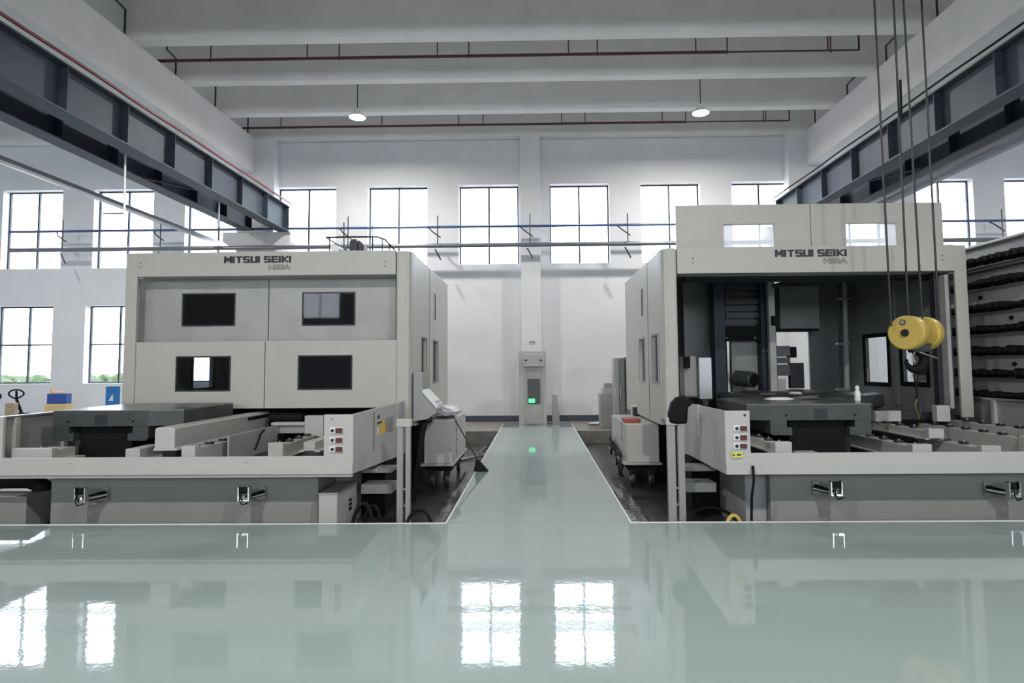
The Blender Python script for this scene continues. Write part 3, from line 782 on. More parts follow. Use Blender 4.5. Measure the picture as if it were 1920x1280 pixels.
        B(*pbox(508, 792, 571, 797, 8.2, .15)).build('inner_shelf', M_guard, root, .004)
        B(*pbox(520, 797, 606, 812, 8.25, .1)).build('inner_panel', M_grey, root, .004)
    else:
        for (u, z, y0, y1, w_, h_) in ((3.05, .60, 6.5, 6.86, .22, .10), (2.65, .72, 6.45, 7.3, .12, .10), (4.16, .68, 6.5, 8.3, .14, .16), (4.72, .78, 7.1, 8.3, .12, .10), (4.9, .66, 6.5, 7.6, .14, .2), (5.35, .76, 6.5, 8.3, .12, .22), (5.78, .80, 6.5, 8.3, .10, .22)):
            rail(u, z, y0, y1, w_, h_, u != 3.05)
        MB().lathe([(.035, -.006), (.035, .004)], (4.72, 7.1, .735), 'y', 16).build('tube_end', M_black, root)
        B(*pbox(1642, 770, 1690, 790, 8.1, .1)).build('inner_panel', M_guard, root, .004)
        B(*pbox(1690, 772, 1760, 786, 8.15, .1)).build('inner_panel', M_dark, root, .004)
        B(*pbox(1757, 760, 1782, 790, 7.9, .1)).build('inner_panel', M_guard, root, .004)
    # ---------------- access steps beside the guard
    st = MB()
    if s < 0: pp = ((744, 755), (760, 769))
    else: pp = ((1252, 1267), (1272, 1284))
    YS = 7.0
    for (a, b) in pp:
        x0, x1 = ax(a, 850, YS), ax(b, 850, YS)
        B(x0, x1, YS, YS+.06, PZ, az(a, 792, YS)).build('step_post', M_grey, root, .004)
    xa, xb = ax(pp[0][0], 850, YS), ax(pp[1][1], 850, YS)
    B(xa-.01, xb+.01, YS-.01, YS+.09, az(750, 800, YS), az(750, 786, YS)).build('step_head', M_guard, root, .006)
    bx(1.96, 2.40, 7.62, YE_+.45, PZ, gbm-.06).build('guard_shade_block', M_black, root)  # black block standing in for the shade under the guard, behind the treads
    for z in (.36, .17):
        bx(1.78, 2.15, YS+.2, YS+.5, z-.11+(.06 if z == .36 else 0), z).build('tread', M_grey, root, .004)
    for z in (.14, -.05): B(xa+.03, xb-.03, YS+.015, YS+.04, z, z+.02).build('step_rung', M_alu, root)
    return root

def interior(root, X, ui, uo, top, hb):
    yb_ = 10.6
    def b(p0, q0, p1, q1, Y, d, name, m, bev=.006): return B(*pbox(p0, q0, p1, q1, Y, d)).build(name, m, root, bev)
    bx0 = lambda *a: B(*a)
    # cross rail under the header
    b(1284, 513, 1764, 520, YE_+.35, .12, 'upper_track', M_navyd); b(1284, 521, 1764, 526, YE_+.7, .12, 'upper_track', M_navyd)
    b(1283, 530, 1340, 745, 10.9, .08, 'inner_panel', M_inner)
    b(1340, 518, 1361, 752, 10.3, .30, 'column_post', M_navyd); b(1428, 518, 1444, 752, 10.3, .30, 'column_post', M_navyd)
    bel = MB()
    q = 520
    for k in range(7):
        r = pbox(1361, q, 1428, q+12, 10.38, .08); bel.box(r[0], r[1], r[2]+(.0 if k % 2 else .03), r[3], r[4]+.008, r[5]); q += 13
    bel.build('bellows', M_dark, root, .004)
    b(1361, 611, 1428, 638, 10.3, .25, 'spindle_head', M_black)
    b(1372, 640, 1421, 738, 10.5, .05, 'spindle_cover', M_inner)
    b(1364, 640, 1368, 735, 10.35, .05, 'coolant_tube', M_alu, 0)
    p = at(1413, 712, Y=10.0)
    MB().tube([p+Vector((-.18, .3, .03)), p+Vector((0, 0, 0))], .135, 20).build('spindle_nose', M_cast, root, .01, True)
    MB().tube([p+Vector((-.01, .01, 0)), p+Vector((.03, -.03, 0))], .10, 16).build('spindle_ring', M_black, root)
    for a, c in ((1363, 633), (1416, 633), (1432, 658), (1439, 658)):
        MB().blob(at(a, c, Y=10.25), .022, 1).build('nozzle', M_chrome, root)
    b(1443, 526, 1455, 740, 10.1, .1, 'light_post', M_panel)
    b(1448, 592, 1454, 610, 10.05, .08, 'post_clamp', M_black)
    b(1462, 536, 1536, 616, 11.2, .4, 'hanging_cabinet', M_inner)
    b(1456, 616, 1536, 620, 11.15, .45, 'cabinet_shelf', M_black)
    MB().tube([at(1449, 536, Y=9.8), at(1524, 514, Y=9.0)], .03, 6).build('light_bar', M_dark, root)
    for k, (q0, q1) in enumerate(((648, 668), (670, 681), (683, 704))): b(1456, q0, 1482, q1, 10.2, .2, 'valve_block', M_cast)
    b(1481, 650, 1494, 670, 10.4, .15, 'valve_block', M_black)
    b(1482, 680, 1508, 728, 10.9, .1, 'valve_box', M_dark)
    b(1458, 710, 1474, 737, 10.2, .08, 'light_box', M_panel)
    for (a, c) in ((1576, 1573), (1587, 1583)):
        MB().tube([at(c, 530, Y=10.9), at(a+1, 735, Y=10.9)], .02 if c < 1580 else .045, 8).build('vertical_pipe', M_dark if c < 1580 else M_grey, root, smooth=True)
    for q in (558, 642, 728): b(1570, q, 1594, q+4, 10.85, .06, 'pipe_clamp', M_alu, .002)
    b(1283, 668, 1306, 742, 9.5, .3, 'tool_box', M_panel); b(1311, 670, 1335, 748, 9.4, .1, 'mirror_plate', M_alu)
    b(1284, 668, 1294, 690, 9.4, .1, 'valve_block', M_black)
    # vertical ribs of the outer wall
    for y in (9.0, 10.0, 10.05): B(uo-.09, uo-.06, y, y+.04, .9, hb).build('wall_rib', M_inner, root)
    # ring table
    c = at(1505, 745, Y=9.75); zt = at(1505, 740, Y=9.2).z
    MB().lathe([(1.22, -.2), (1.25, -.17), (1.25, -.03), (1.22, 0), (.9, 0), (.88, .02), (.3, .02)], (c.x, 9.95, zt), 'z', 48).build('rotary_table', M_cast, root, smooth=True)

mL = machine(-1, 5.98, 'beige machining centre on the left with both pairs of doors shut', True)
mR = machine(1, 6.15, 'beige machining centre on the right with doors raised and a dark open interior', False)

# operator console on the left machine side
cz = PZ
def consol():
    Y = 8.45
    pts = [(775, 698), (792, 698), (792, 731), (818, 757), (818, 774), (800, 786), (775, 790)]
    P2 = []
    for a, b in pts:
        p = at(a, b, Y=Y); P2.append((p.x, p.z))
    P2 = P2[::-1]
    g = MB().prism(P2, 'y', Y, Y+.5).build('operator_console', M_grey, mL, .006)
    a = at(792, 732, Y=Y); b = at(820, 760, Y=Y); c = Vector((b.x, 0, b.z-.05))
    MB().prism([(a.x+.002, a.z+.014), (b.x, b.z+.005), (c.x, c.z+.0), (b.x-.035, b.z-.01), (a.x+.002, a.z-.025)], 'y', Y-.03, Y+.52).build('console_lit_edge', M_white, mL, .004)  # white strip painted as the lit slanted edge; grey body is the shaded side
consol()

# ================================================================== cabinets on casters beside the aisle
def cart(s, x0, x1, y0, y1, zb_, zt_, lab):
    t = thing('electrical_cabinet', ((x0+x1)/2, (y0+y1)/2, PZ), lab, 'cabinet')
    B(x0, x1, y0, y1, zb_+.03, zt_).build('body', M_guard, t, .012)
    xi = x1 if s < 0 else x0
    B(x0+.02, x1-.02, y0+.02, y1-.05, zb_-.09, zb_).build('under_frame', M_black, t, .004)
    B(x0-.06, x1+.03, y0-.06, y1, zb_, zb_+.03).build('base_plate', M_panel, t, .004)
    for y in (y0+.18, y1-.2):
        for x in (x0+.1, x1-.1):
            MB().lathe([(.05, -.025), (.11, -.025), (.115, 0), (.11, .025), (.05, .025)], (x, y, PZ+.115), 'x', 20).build('wheel', M_dark, t, smooth=True)
            B(x-.04, x+.04, y-.05, y+.05, PZ+.18, zb_).build('caster_fork', M_dark, t, .004)
            MB().lathe([(.05, -.03), (.05, .03)], (x, y, PZ+.115), 'x', 14).build('hub', M_alu, t)
    yy = y0+.5
    e = .004
    B(xi-e, xi+e, yy, yy+.008, zb_+.05, zt_-.02).build('door_seam', M_dark, t)
    for z in (.2, .38, .55):
        B(xi-.008, xi+.008, yy-.05, yy-.02, z, z+.03).build('hinge', M_dark, t, .002)
    return t
cart(-1, ax(795, 830, 9.2), ax(848, 830, 9.2), 9.2, 10.9, .06, az(820, 789, 9.2), 'pale grey wheeled cabinet left of the aisle with crumpled film on top')
cart(1, ax(1175, 830, 9.2), ax(1236, 830, 9.2), 9.2, 11.0, .06, az(1200, 795, 9.2), 'pale grey wheeled cabinet right of the aisle with a red tray on top')
zcl = az(820, 789, 9.2); zcr = az(1200, 795, 9.2)
# crumpled plastic film
bg_ = MB()
bg_.blob((ax(832, 785, 9.9)+.03, 9.9, zcl+.105), .30, 3, .10, (.85, 1.5, .34))
tag(bg_.build('plastic_sheet', M_bag), 'crumpled clear plastic sheet lying on the left wheeled cabinet', 'plastic sheet')
hs = MB()
for k in range(3):
    pts = []
    for i in range(14):
        a = i/13
        pts.append((-1.70-.03*k+.05*math.sin(a*9+k), 8.75+.5*a, .78+.04*math.sin(a*7+k*2)+.02*k))
    hs.tube(pts, .025, 8)
tag(hs.build('hose_bundle', M_black, smooth=True), 'black hoses bundled beside the left console above the cabinet', 'hose')
# big drooping black hose from console to pit
tag(MB().tube([(-1.62, 8.5, .78), (-1.64, 8.45, .68), (-1.66, 8.35, .40), (-1.70, 8.28, .1), (-1.74, 8.25, PZ+.03)], .04, 10).build('drain_hose', M_black, smooth=True), 'thick black hose hanging down from the left console into the pit', 'hose')
# broom
b1 = at(849, 779, Y=9.6); b2 = at(896, 862, Z=.17)
t = thing('broom', (b2.x, b2.y, 0), 'broom with dark bristles leaning on the left cabinet, head on the aisle floor', 'broom')
MB().tube([b1, b2], .011, 8).build('handle', M_dark, t)
bt0 = Vector((b2.x, b2.y, 0))
MB().hexa([(b2.x-.06, b2.y-.05, .005), (b2.x+.16, b2.y-.05, .005), (b2.x+.16, b2.y+.05, .005), (b2.x-.06, b2.y+.05, .005)],
          [(b2.x-.03, b2.y-.02, .18), (b2.x+.01, b2.y-.02, .18), (b2.x+.01, b2.y+.02, .18), (b2.x-.03, b2.y+.02, .18)]).build('bristles', M_black, t, .004)
# things on the right cabinet
r = at(1183, 787, Z=zcr+.03)
tag(B(r.x-.13, r.x+.13, r.y-.16, r.y+.16, zcr, zcr+.06).build('tray', M_tray, bevel=.01), 'small red tray on top of the right wheeled cabinet', 'tray')
r = at(1199, 779, Z=zcr+.0); r.x -= .06
t = thing('spray_bottle', (r.x, r.y, zcr), 'dark jug with a white top beside the red tray', 'bottle')
B(r.x-.06, r.x+.06, r.y-.06, r.y+.06, zcr, zcr+.15).build('body', M_dark, t, .02)
B(r.x-.09, r.x+.06, r.y-.05, r.y+.05, zcr+.152, zcr+.20).build('cap', M_white, t, .012)
# dark film hanging on the right cabinet's aisle side
hx = ax(1175, 830, 9.2)
hf = MB()
n = 9
g0 = []
for i in range(n+1):
    row = []
    for j in range(7):
        a = i/n; y = 10.8-1.5*a; x = hx-.035-.03*random.random()-.05*math.sin(j*1.3+i)*.4
        zt_ = .33-.22*a; row.append(hf.bm.verts.new((x, y, zt_-(j/6)*(.22+.1*math.sin(i*1.7)))))
    g0.append(row)
for i in range(n):
    for j in range(6): hf.bm.faces.new((g0[i][j], g0[i+1][j], g0[i+1][j+1], g0[i][j+1]))
o = hf.build('plastic_sheet', M_black, smooth=True); sm = o.modifiers.new('t', 'SOLIDIFY'); sm.thickness = .006
tag(o, 'black plastic sheet hanging from the aisle side of the right wheeled cabinet', 'plastic sheet')
# black cap on the right step post
YS = 7.0
c0 = at(1270, 768, Y=YS)
cp = MB(); 
pts = [(1254, 792), (1254, 775), (1259, 755), (1268, 745), (1280, 742), (1293, 747), (1300, 757), (1290, 762), (1288, 794), (1270, 795)]
P2 = [(at(a, b, Y=YS).x, at(a, b, Y=YS).z) for a, b in pts][::-1]
o = cp.prism(P2, 'y', YS-.035, YS+.10).build('cap', M_black, bevel=.03, seg=3, smooth=True)
tag(o, 'black cap hung over the head of the right step posts', 'cap')
# cable strap on the right guard
p0 = at(1412, 873, Y=6.26); 
MB().tube([(p0.x, 6.265, p0.z), (p0.x, 6.25, p0.z-.15), (p0.x-.01, 6.30, .2), (p0.x-.02, 6.32, PZ+.02)], .014, 8).build('power_cord', M_black, mR, smooth=True)

# small service box under the left guard, at the pit edge
r = pbox(597, 928, 632, 976, 6.45, .7)
t = thing('service_box', ((r[0]+r[1])/2, 6.8, PZ), 'pale box standing at the pit edge under the left machine guard', 'box')
x1b = ax(632, 940, 6.45)
B(r[0], x1b, 6.45, 7.15, PZ, r[5]).build('body', M_guard, t, .006)
B(r[0]-.004, x1b+.004, 6.446, 7.154, r[5], r[5]+.02).build('lid', M_grey, t, .004)
for z in (-.05, .0, .05): B(x1b, x1b+.012, 6.85, 6.93, z, z+.025).build('vent', M_black, t)
# left: next tank and duct
r = pbox(-60, 915, 52, 980, 6.6, .9)
tag(B(r[0], r[1]-.02, 6.6, 7.5, PZ, .18).build('waste_bin', M_tank, bevel=.01), 'pale sheet metal bin under the guard at the left edge of the picture', 'bin')
q0 = at(75, 898, Y=6.9)
tag(MB().tube([(q0.x-.9, 6.95, .30), (q0.x-.15, 6.95, .30), (q0.x, 6.95, .22), (q0.x, 6.95, -.1), (q0.x+.02, 6.95, PZ+.02)], .105, 12).build('flexible_duct', M_black, smooth=True), 'black flexible duct between the bin and the left coolant tank', 'duct')

# hoses and rubbish under the left guard and right guard
def hose(pts, r, lab, m=M_black, name='hose'):
    tag(MB().tube(pts, r, 8).build(name, m, smooth=True), lab, 'hose')
def arc(cx, cy, R, z, a0, a1, n=14, dz=0): return [(cx+R*math.cos(a0+(a1-a0)*i/n), cy+R*.6*math.sin(a0+(a1-a0)*i/n), z+dz*math.sin(PI*i/n)) for i in range(n+1)]
hose(arc(-1.35, 6.7, .15, PZ+.03, 0, PI, dz=.24), .02, 'black hose loop arching at the foot of the left step posts')
hose(arc(-1.93, 6.5, .12, PZ+.03, 0, PI, dz=.36), .024, 'black hose loop next to the pale service box')
hose(arc(-1.85, 6.6, .10, PZ+.03, 0, PI, dz=.32), .018, 'smaller black hose loop left of the left step posts')
hose(arc(2.0, 6.8, .30, PZ+.03, 0, PI, dz=.2), .02, 'black hose loop under the right machine guard')
hose(arc(2.12, 6.45, .10, PZ+.02, 0, PI, dz=.24), .022, 'yellow hose end showing under the right machine guard', M_yellow)
for (x, y, l) in ((-1.12, 8.6, 'left'), (1.15, 8.0, 'right')):
    mb = MB()
    N = 22; gr = []
    for i in range(N+1):
        row = []
        for j in range(9):
            xx = x+(j/8-.5)*.34; yy = y-1.7+3.6*i/N
            row.append(mb.bm.verts.new((xx+.03*random.random(), yy, PZ+.015+.045*random.random())))
        gr.append(row)
    for i in range(N):
        for j in range(8): mb.bm.faces.new((gr[i][j], gr[i+1][j], gr[i+1][j+1], gr[i][j+1]))
    o = mb.build('plastic_sheet', mat('film_'+l, (.10, .097, .09), .25, bump=1, bscale=14), smooth=True)
    sm = o.modifiers.new('t', 'SOLIDIFY'); sm.thickness = .004
    tag(o, 'crinkled grey protective sheet on the pit floor along the %s of the aisle' % l, 'plastic sheet')
hose([(-1.2, 13.9, PZ+.02), (-1.25, 12.8, PZ+.02), (-1.1, 12.3, PZ+.05), (-1.6, 11.8, PZ+.02)], .025, 'pale hose lying in the pit far left of the aisle', M_pipe)

# ================================================================== far end of the aisle
YK = 15.9
r = pbox(973, 658, 1024, 794, YK, .5)
x0, x1 = r[0], r[1]; xm = (x0+x1)/2; zt_ = r[5]
t = thing('control_cabinet', (xm, YK+.25, 0), 'tall pale control cabinet with dark window and green light at the end of the aisle', 'cabinet')
B(x0, x1, YK+.03, YK+.5, 0, zt_).build('body', M_guard, t, .01)
a = pbox(985, 690, 1016, 792, YK, .03); B(a[0], a[1], YK, YK+.03, .03, a[5]).build('door', M_panel, t, .006)
a = pbox(980, 664, 1021, 687, YK, .06); tb = B(a[0], a[1], YK-.05, YK+.03, a[4], a[5]).build('top_box', M_guard, t, .008)
for px in (986, 1014): MB().blob(at(px, 675, Y=YK-.06), .022, 2, 0, (1.6, 1, 1)).build('screw', M_dark, tb)
a = pbox(989, 710, 1013, 757, YK, 0); wd = B(a[0], a[1], YK-.012, YK+.002, a[4], a[5]).build('window', mat('cab_glass', (.10, .11, .11), .15), t)
a = pbox(991, 747, 1003, 755, YK, 0); B(a[0], a[1], YK-.022, YK-.012, a[4], a[5]).build('green_light', M_green, t, .01)
# cable across floor and small wall light
p = at(998, 640, Y=16.62)
t = thing('wall_fixture', p, 'tiny two-headed fixture on the column above the control cabinet', 'fixture')
MB().tube([p+Vector((-.09, 0, -.04)), p+Vector((0, 0, .02)), p+Vector((.09, 0, -.04))], .012, 6).build('arm', M_dark, t)
B(p.x-.03, p.x+.03, 16.6, 16.65, p.z-.0, p.z+.05).build('base', M_white, t, .005)
# leaning board
r = Vector((ax(1040, 786, 16.3), 16.3, 0))
zb2 = az(1040, 740, r.y)
t = MB().hexa([(r.x-.07, r.y-.2, .0), (r.x+.14, r.y-.2, .0), (r.x+.14, r.y+.0, .0), (r.x-.07, r.y+.0, .0)],
   [(r.x-.07, r.y-.02, zb2), (r.x+.08, r.y-.02, zb2), (r.x+.08, r.y+.02, zb2), (r.x-.07, r.y+.02, zb2)])
tag(t.build('board', M_grey, bevel=.01), 'grey board leaning upright beside the control cabinet', 'board')
# right-hand group by the machine
Yq = 15.15
r = pbox(1126, 738, 1154, 789, Yq, .5)
t = thing('small_cabinet', ((r[0]+r[1])/2, Yq+.25, 0), 'small pale floor cabinet near the wall right of the aisle', 'cabinet')
B(r[0], r[1], Yq, Yq+.5, 0, r[5]).build('body', M_panel, t, .01)
B(r[1]-.06, r[1]-.03, Yq-.008, Yq, .2, r[5]-.06).build('handle', M_dark, t)
q = pbox(1131, 728, 1158, 737, Yq, .4)
t = thing('bench_unit', ((q[0]+q[1])/2, Yq+.2, r[5]), 'stacked pale instrument boxes on the small cabinet', 'instrument')
B(q[0], q[1], Yq+.02, Yq+.42, r[5], q[5]).build('lower_box', M_guard, t, .01)
q2 = pbox(1135, 718, 1154, 728, Yq, .4); B(q2[0], q2[1], Yq+.05, Yq+.38, q[5], q2[5]).build('upper_box', M_grey, t, .01)
Yc = 14.56
for k, (a, b, m, lab, q0) in enumerate(((1152, 1161, M_guard, 'pale tall narrow locker, leftmost of the row by the right machine', 671), (1161, 1172, M_inner, 'dark tall narrow locker in the row by the right machine', 671), (1174, 1183, M_inner, 'dark tall narrow locker nearest the right machine', 669))):
    r = pbox(a, q0, b, 780, Yc, .5)
    t = thing('locker', ((r[0]+r[1])/2, Yc+.2, 0), lab, 'locker', 'tall lockers by the right machine')
    B(r[0], r[1]-.005, Yc+.02*k, Yc+.42, 0, r[5]).build('body', m, t, .008)
    B(r[0]+.02, r[0]+.035, Yc+.02*k-.01, Yc+.02*k, r[5]*.45, r[5]*.6).build('handle', M_white, t)
q = Vector((ax(1116, 786, 15.9), 15.9, 0))
tag(MB().blob((q.x, q.y, .035), .035, 2, .2, (6, 3, 1)).build('rag', M_white), 'white rag on the bare floor near the small cabinet', 'rag')

# ================================================================== left side bay things
def jack(px, q, Y, lab):
    p = at(px, q, Y=Y)
    t = thing('pallet_jack', (p.x, Y, 0), lab, 'pallet jack', 'pallet jacks by the left window')
    lp = []
    for i in range(20):
        a = 2*PI*i/20; x = .20*math.cos(a)
        z = .105*math.sin(a) if math.sin(a) > 0 else .12*math.sin(a)*(1-.0*abs(x))
        lp.append((p.x+x*(1 if z > -.05 else .8), Y-.28, p.z+z))
    MB().tube(lp, .020, 8, True).build('handle_loop', M_black, t, smooth=True)
    MB().tube([(p.x, Y-.28, p.z+.08), (p.x, Y-.26, p.z-.15), (p.x, Y-.05, .35)], [.022, .032, .034], 8).build('tiller', M_black, t, smooth=True)
    B(p.x-.09, p.x+.09, Y-.12, Y+.05, .03, .48).build('pump', M_dark, t, .02)
    for sx in (-.19, .19): B(p.x+sx-.08, p.x+sx+.08, Y+.05, Y+1.05, .05, .11).build('fork', M_dark, t, .01)
    for sx in (-.07, .07): MB().lathe([(.09, -.02), (.09, .02)], (p.x+sx, Y-.05, .09), 'x', 16).build('wheel', M_black, t)
jack(48, 737, 15.4, 'black pallet jack whose oval handle stands right of the other')
jack(6, 742, 13.4, 'black pallet jack cut by the left picture edge')
r = pbox(8, 755, 31, 790, 14.6, .4)
tag(B(r[0], r[1]-.08, 14.6, 14.75, 0, r[5]).build('carton', M_card, bevel=.03), 'brown box between the two pallet jack handles', 'box')
r = pbox(85, 738, 122, 790, 14.4, .5); zm = az(110, 757, 14.4)
tag(B(r[0]-.02, r[1]+.02, 14.4, 14.62, 0, zm).build('carton', M_tan, bevel=.008), 'tan cardboard carton under the blue carton', 'box')
tag(B(r[0]+.01, r[1]-.0, 14.42, 14.6, zm, r[5]).build('carton', M_bluec, bevel=.008), 'blue carton stacked on the tan carton', 'box')
xa = ax(94, 735, 14.5); xb = ax(116, 735, 14.5)
mb = B(xa, xb, 14.5, 14.7, r[5], r[5]+.035); mb.box(xa, xa+.035, 14.5, 14.6, r[5]+.03, r[5]+.13)
tag(mb.build('wood_offcut', M_tan), 'small tan wooden piece lying on the blue carton', 'wood piece')
r = pbox(197, 724, 222, 800, 13.5, .05)
t = thing('blue_board', ((r[0]+r[1])/2, 13.5, 0), 'bright blue board standing behind the left machine edge', 'board')
B(r[0], r[1], 13.5, 13.55, 0, r[5]).build('panel', M_blueb, t, .008)
a = at(208, 748, Y=13.5)
MB().prism([(a.x-.05, a.z-.04), (a.x+.06, a.z-.04), (a.x+.04, a.z+.12)], 'y', 13.492, 13.5).build('print', M_white, t)

# ================================================================== tool magazine on the right
XM = 6.62
zt_ = at(1870, 448, X=XM).z
t = thing('tool_magazine', (XM+.3, 8.2, PZ), 'tool magazine wall with seven rows of black tool holders right of the right machine', 'tool magazine')
B(XM+.10, XM+.14, 6.9, 10.6, .55, zt_).build('back_panel', M_guard, t)
B(XM-.02, XM+.14, 6.9, 10.6, zt_-.04, zt_).build('top_edge', M_guard, t, .01)
B(XM+.10, XM+.9, 6.9, 10.6, PZ, .55).build('lower_body', M_grey, t, .01)
rows = (483, 527, 574, 616, 657, 700, 740)
tube_i = 0
rg = random.Random(3)
for k, q in enumerate(rows):
    p = at(1865, q, X=XM); z = p.z
    c = MB(); c.tube([(XM+.07, 6.95, z), (XM+.07, 10.5, z)], .045, 8)
    ch = c.build('chain', M_dark, t)
    B(XM+.02, XM+.09, 6.95, 10.5, z-.085, z-.07).build('chain_rail', M_alu, t)
    y = 7.75+rg.random()*.1
    while y < 9.45:
        m = MB(); rr = rg.uniform(.045, .078)
        m.lathe([(rr, .02), (rr, -.05), (rr*.6, -.055), (rr*.62, -.10), (rr*.4, -.12)], (XM+.04, y, z+rg.uniform(-.01, .012)), 'x', 10)
        m.build('tool_holder', M_black, ch, smooth=True)
        y += rg.uniform(.125, .15)
for (px, q) in ((1896, 595), (1902, 682), (1838, 558)):
    MB().blob(at(px, q, X=XM+.07), .03, 2).build('knob', M_black, t)
B(XM-.01, XM+.1, 6.9, 10.6, at(1870, 500, X=XM).z-.01, at(1870, 500, X=XM).z).build('upper_strip', M_dark, t)

# ================================================================== crane hook block with ropes
YH = 7.0
c = at(1703, 624, Y=YH)
RD = 32/F*YH
t = thing('hook_block', (c.x, YH, c.z), 'yellow twin-disc crane hook block with black hook hanging before the right machine', 'hook block')
AXD = Vector((math.sin(math.radians(58)), math.cos(math.radians(58)), 0)); SD = Vector((AXD.y, -AXD.x, 0))
c = Vector((c.x, YH, c.z)); c2 = c+AXD*.36
def disc(cc, R):
    return MB().tube([cc+AXD*k for k in (-.075, -.06, -.012, -.010, .010, .012, .06, .075)], [R*.93, R, R, R*.93, R*.93, R, R, R*.93], 40).build('sheave_cover', M_yellow, t, smooth=True)
d1 = disc(c, RD); d2 = disc(c2, RD)
for cc, d_ in ((c, d1), (c2, d2)): MB().tube([cc-AXD*.0098, cc+AXD*.0098], RD*.96, 40).build('rope_groove', M_black, d_)
fc = c-AXD*.075
MB().tube([fc, fc-AXD*.02], [.047, .04], 20).build('axle_cap', M_ink, d1)
em = fc-SD*.02+Vector((0, 0, .125))
MB().tube([em, em-AXD*.006], .038, 5).build('emblem_plate', M_dark, d1)
MB().tube([em-AXD*.006, em-AXD*.01], .024, 12).build('emblem', M_alu, d1)
xm = (c.x+c2.x)/2
MB().tube([c-AXD*.03, c2+AXD*.03], .05, 12).build('axle', M_dark, t)
zb3 = c.z-RD
MB().prism([(xm-.12, zb3+.08), (xm+.14, zb3+.08), (xm+.10, zb3-.02), (xm-.06, zb3-.03)], 'y', YH+.02, YH+.16).build('crosshead', M_dark, t, .01)
# hook, drawn as an arc
hp = at(1716, 670, Y=YH+.08); hr = .105
arcp = [(hp.x+.02, zb3+.0)]
pts = []; rad = []
hk = Vector((at(1716, 676, Y=YH+.08).x, YH+.08, at(1716, 676, Y=YH+.08).z))
N = 18
pts.append(hk+Vector((.01, 0, hr+.09))); rad.append(.03)
pts.append(hk+Vector((.05, 0, hr+.02))); rad.append(.035)
for i in range(N+1):
    a = math.radians(60-i/N*250)
    pts.append(hk+Vector((hr*math.cos(a), 0, hr*math.sin(a)))); rad.append(.035+.025*math.sin(PI*min(1, i/N*1.15))-.018*(i/N)**3)
MB().tube(pts, rad, 12).build('hook', M_black, t, smooth=True)
MB().tube([at(1713, 656, Y=YH+.05), at(1735, 664, Y=YH), at(1757, 671, Y=YH)], .009, 6).build('latch', M_alu, t)
MB().tube([hk+Vector((-.01, -.04, hr+.03)), hk+Vector((-.055, -.04, .05)), hk+Vector((-.03, -.04, -.02))], .01, 6).build('safety_catch', M_alu, t)
# ropes
ZR = 6.515
for (px, q, Y) in ((1671, 612, YH), (1703, 592, YH+.02), (1731, 626, YH+.02), (1761, 610, YH+.25)):
    p = at(px, q, Y=Y)
    dx = {1671: -.03, 1703: 0, 1731: -.05, 1761: -.02}[px]
    MB().tube([(p.x, p.y, p.z), (p.x+dx, p.y, ZR)], .012, 8).build('wire_rope', M_wire, t)
p = at(1690, 215, Y=YH-.03)
MB().tube([p, at(1688, 150, Y=YH-.03)], .014, 8).build('rope_clip', M_black, t)
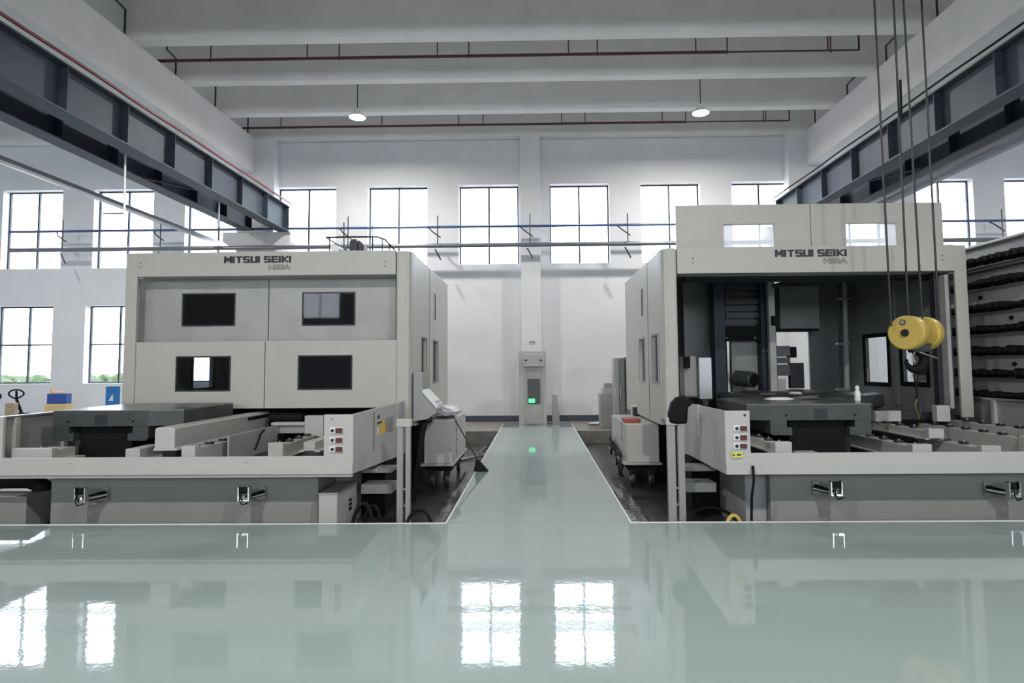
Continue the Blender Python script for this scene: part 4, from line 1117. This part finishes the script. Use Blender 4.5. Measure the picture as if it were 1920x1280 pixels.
# sling hanging from the hook
h0 = hk+Vector((0, 0, -hr-.05))
tt = thing('lifting_sling', (h0.x, YH+.08, .8), 'thin dark lifting sling hanging from the crane hook down to the trough', 'sling')
e1 = at(1717, 722, Y=YH+.08); e2 = at(1719, 748, Y=YH+.08); e3 = at(1724, 786, Y=YH+.08)
MB().tube([h0+Vector((-.03, 0, .0)), e1, e2], .008, 6).build('rope', M_black, tt)
MB().tube([h0+Vector((.03, 0, 0)), e1+Vector((.01, 0, 0)), e2+Vector((.01, 0, 0))], .008, 6).build('rope', M_black, tt)
MB().tube([e2, e2+Vector((-.025, 0, -.08)), e2+Vector((.0, 0, -.17)), e3], .012, 8).build('shackle', M_brass, tt)
MB().tube([e2+Vector((.02, 0, .01)), e2+Vector((.035, 0, -.09)), e3+Vector((0, 0, .03))], .014, 8).build('shackle', M_dark, tt)
# crane bridge above the frame
xl_, xr_ = LG1-.16, RG1+.16
t = thing('crane_bridge', (0, 6.3, 6.3), 'steel crane bridge above the frame carrying the hoist', 'crane')
B(xl_, xr_, 5.2, 5.6, 6.45, 7.05).build('bridge_beam', M_navy, t, .01)
B(xl_, xr_, 6.3, 6.6, 6.45, 7.05).build('bridge_beam', M_navy, t, .01)
for x in (xl_, xr_): B(x-.12, x+.12, 4.6, 7.3, 6.28, 6.55).build('end_truck', M_navy, t, .01)
hx = at(1716, 300, Y=YH).x
B(hx-.5, hx+.5, 5.2, 7.4, 7.06, 7.25).build('hoist_trolley', M_yellow, t, .01)
B(hx-.35, hx+.35, 6.75, 7.35, 6.52, 7.06).build('hoist_drum', M_dark, t, .02)

# ================================================================== small things on the right pallet and table
pz = az(1520, 757, 6.9)
def ontop(px, q): return at(px, q, Z=pz+.001)
p = at(1608, 752, Z=pz); pz += .002
t = thing('bottle', (p.x, p.y, pz), 'white bottle standing on the right machine pallet', 'bottle')
MB().lathe([(.032, 0), (.035, .01), (.035, .11), (.02, .135), (.02, .15)], (p.x, p.y, pz), 'z', 16).build('body', M_white, t, smooth=True)
MB().lathe([(.024, .15), (.024, .175), (.012, .19)], (p.x, p.y, pz), 'z', 14).build('cap', M_white, t, smooth=True)
for (px, q, l, m, a, lab, nm) in ((1461, 751, .40, M_white, .1, 'crumpled white glove lying on the front left of the right pallet', 'glove'), (1492, 740, .22, M_white, .1, 'small white tool bit at the back of the right pallet', 'tool'), (1516, 748, .34, M_alu, -.1, 'flat metal wrench lying in the middle of the right pallet', 'wrench'), (1530, 744, .3, M_dark, .05, 'dark tool lying at the back of the right pallet', 'tool'), (1440, 742, .30, M_alu, .2, 'metal tool lying at the back left of the right pallet', 'tool')):
    p = ontop(px, q)
    tag(MB().blob((p.x, p.y, pz+.022), .02, 2, .15, (l*22, 3.0, 1.3)).build(nm, m, smooth=True), lab, nm)
p = ontop(1465, 753)
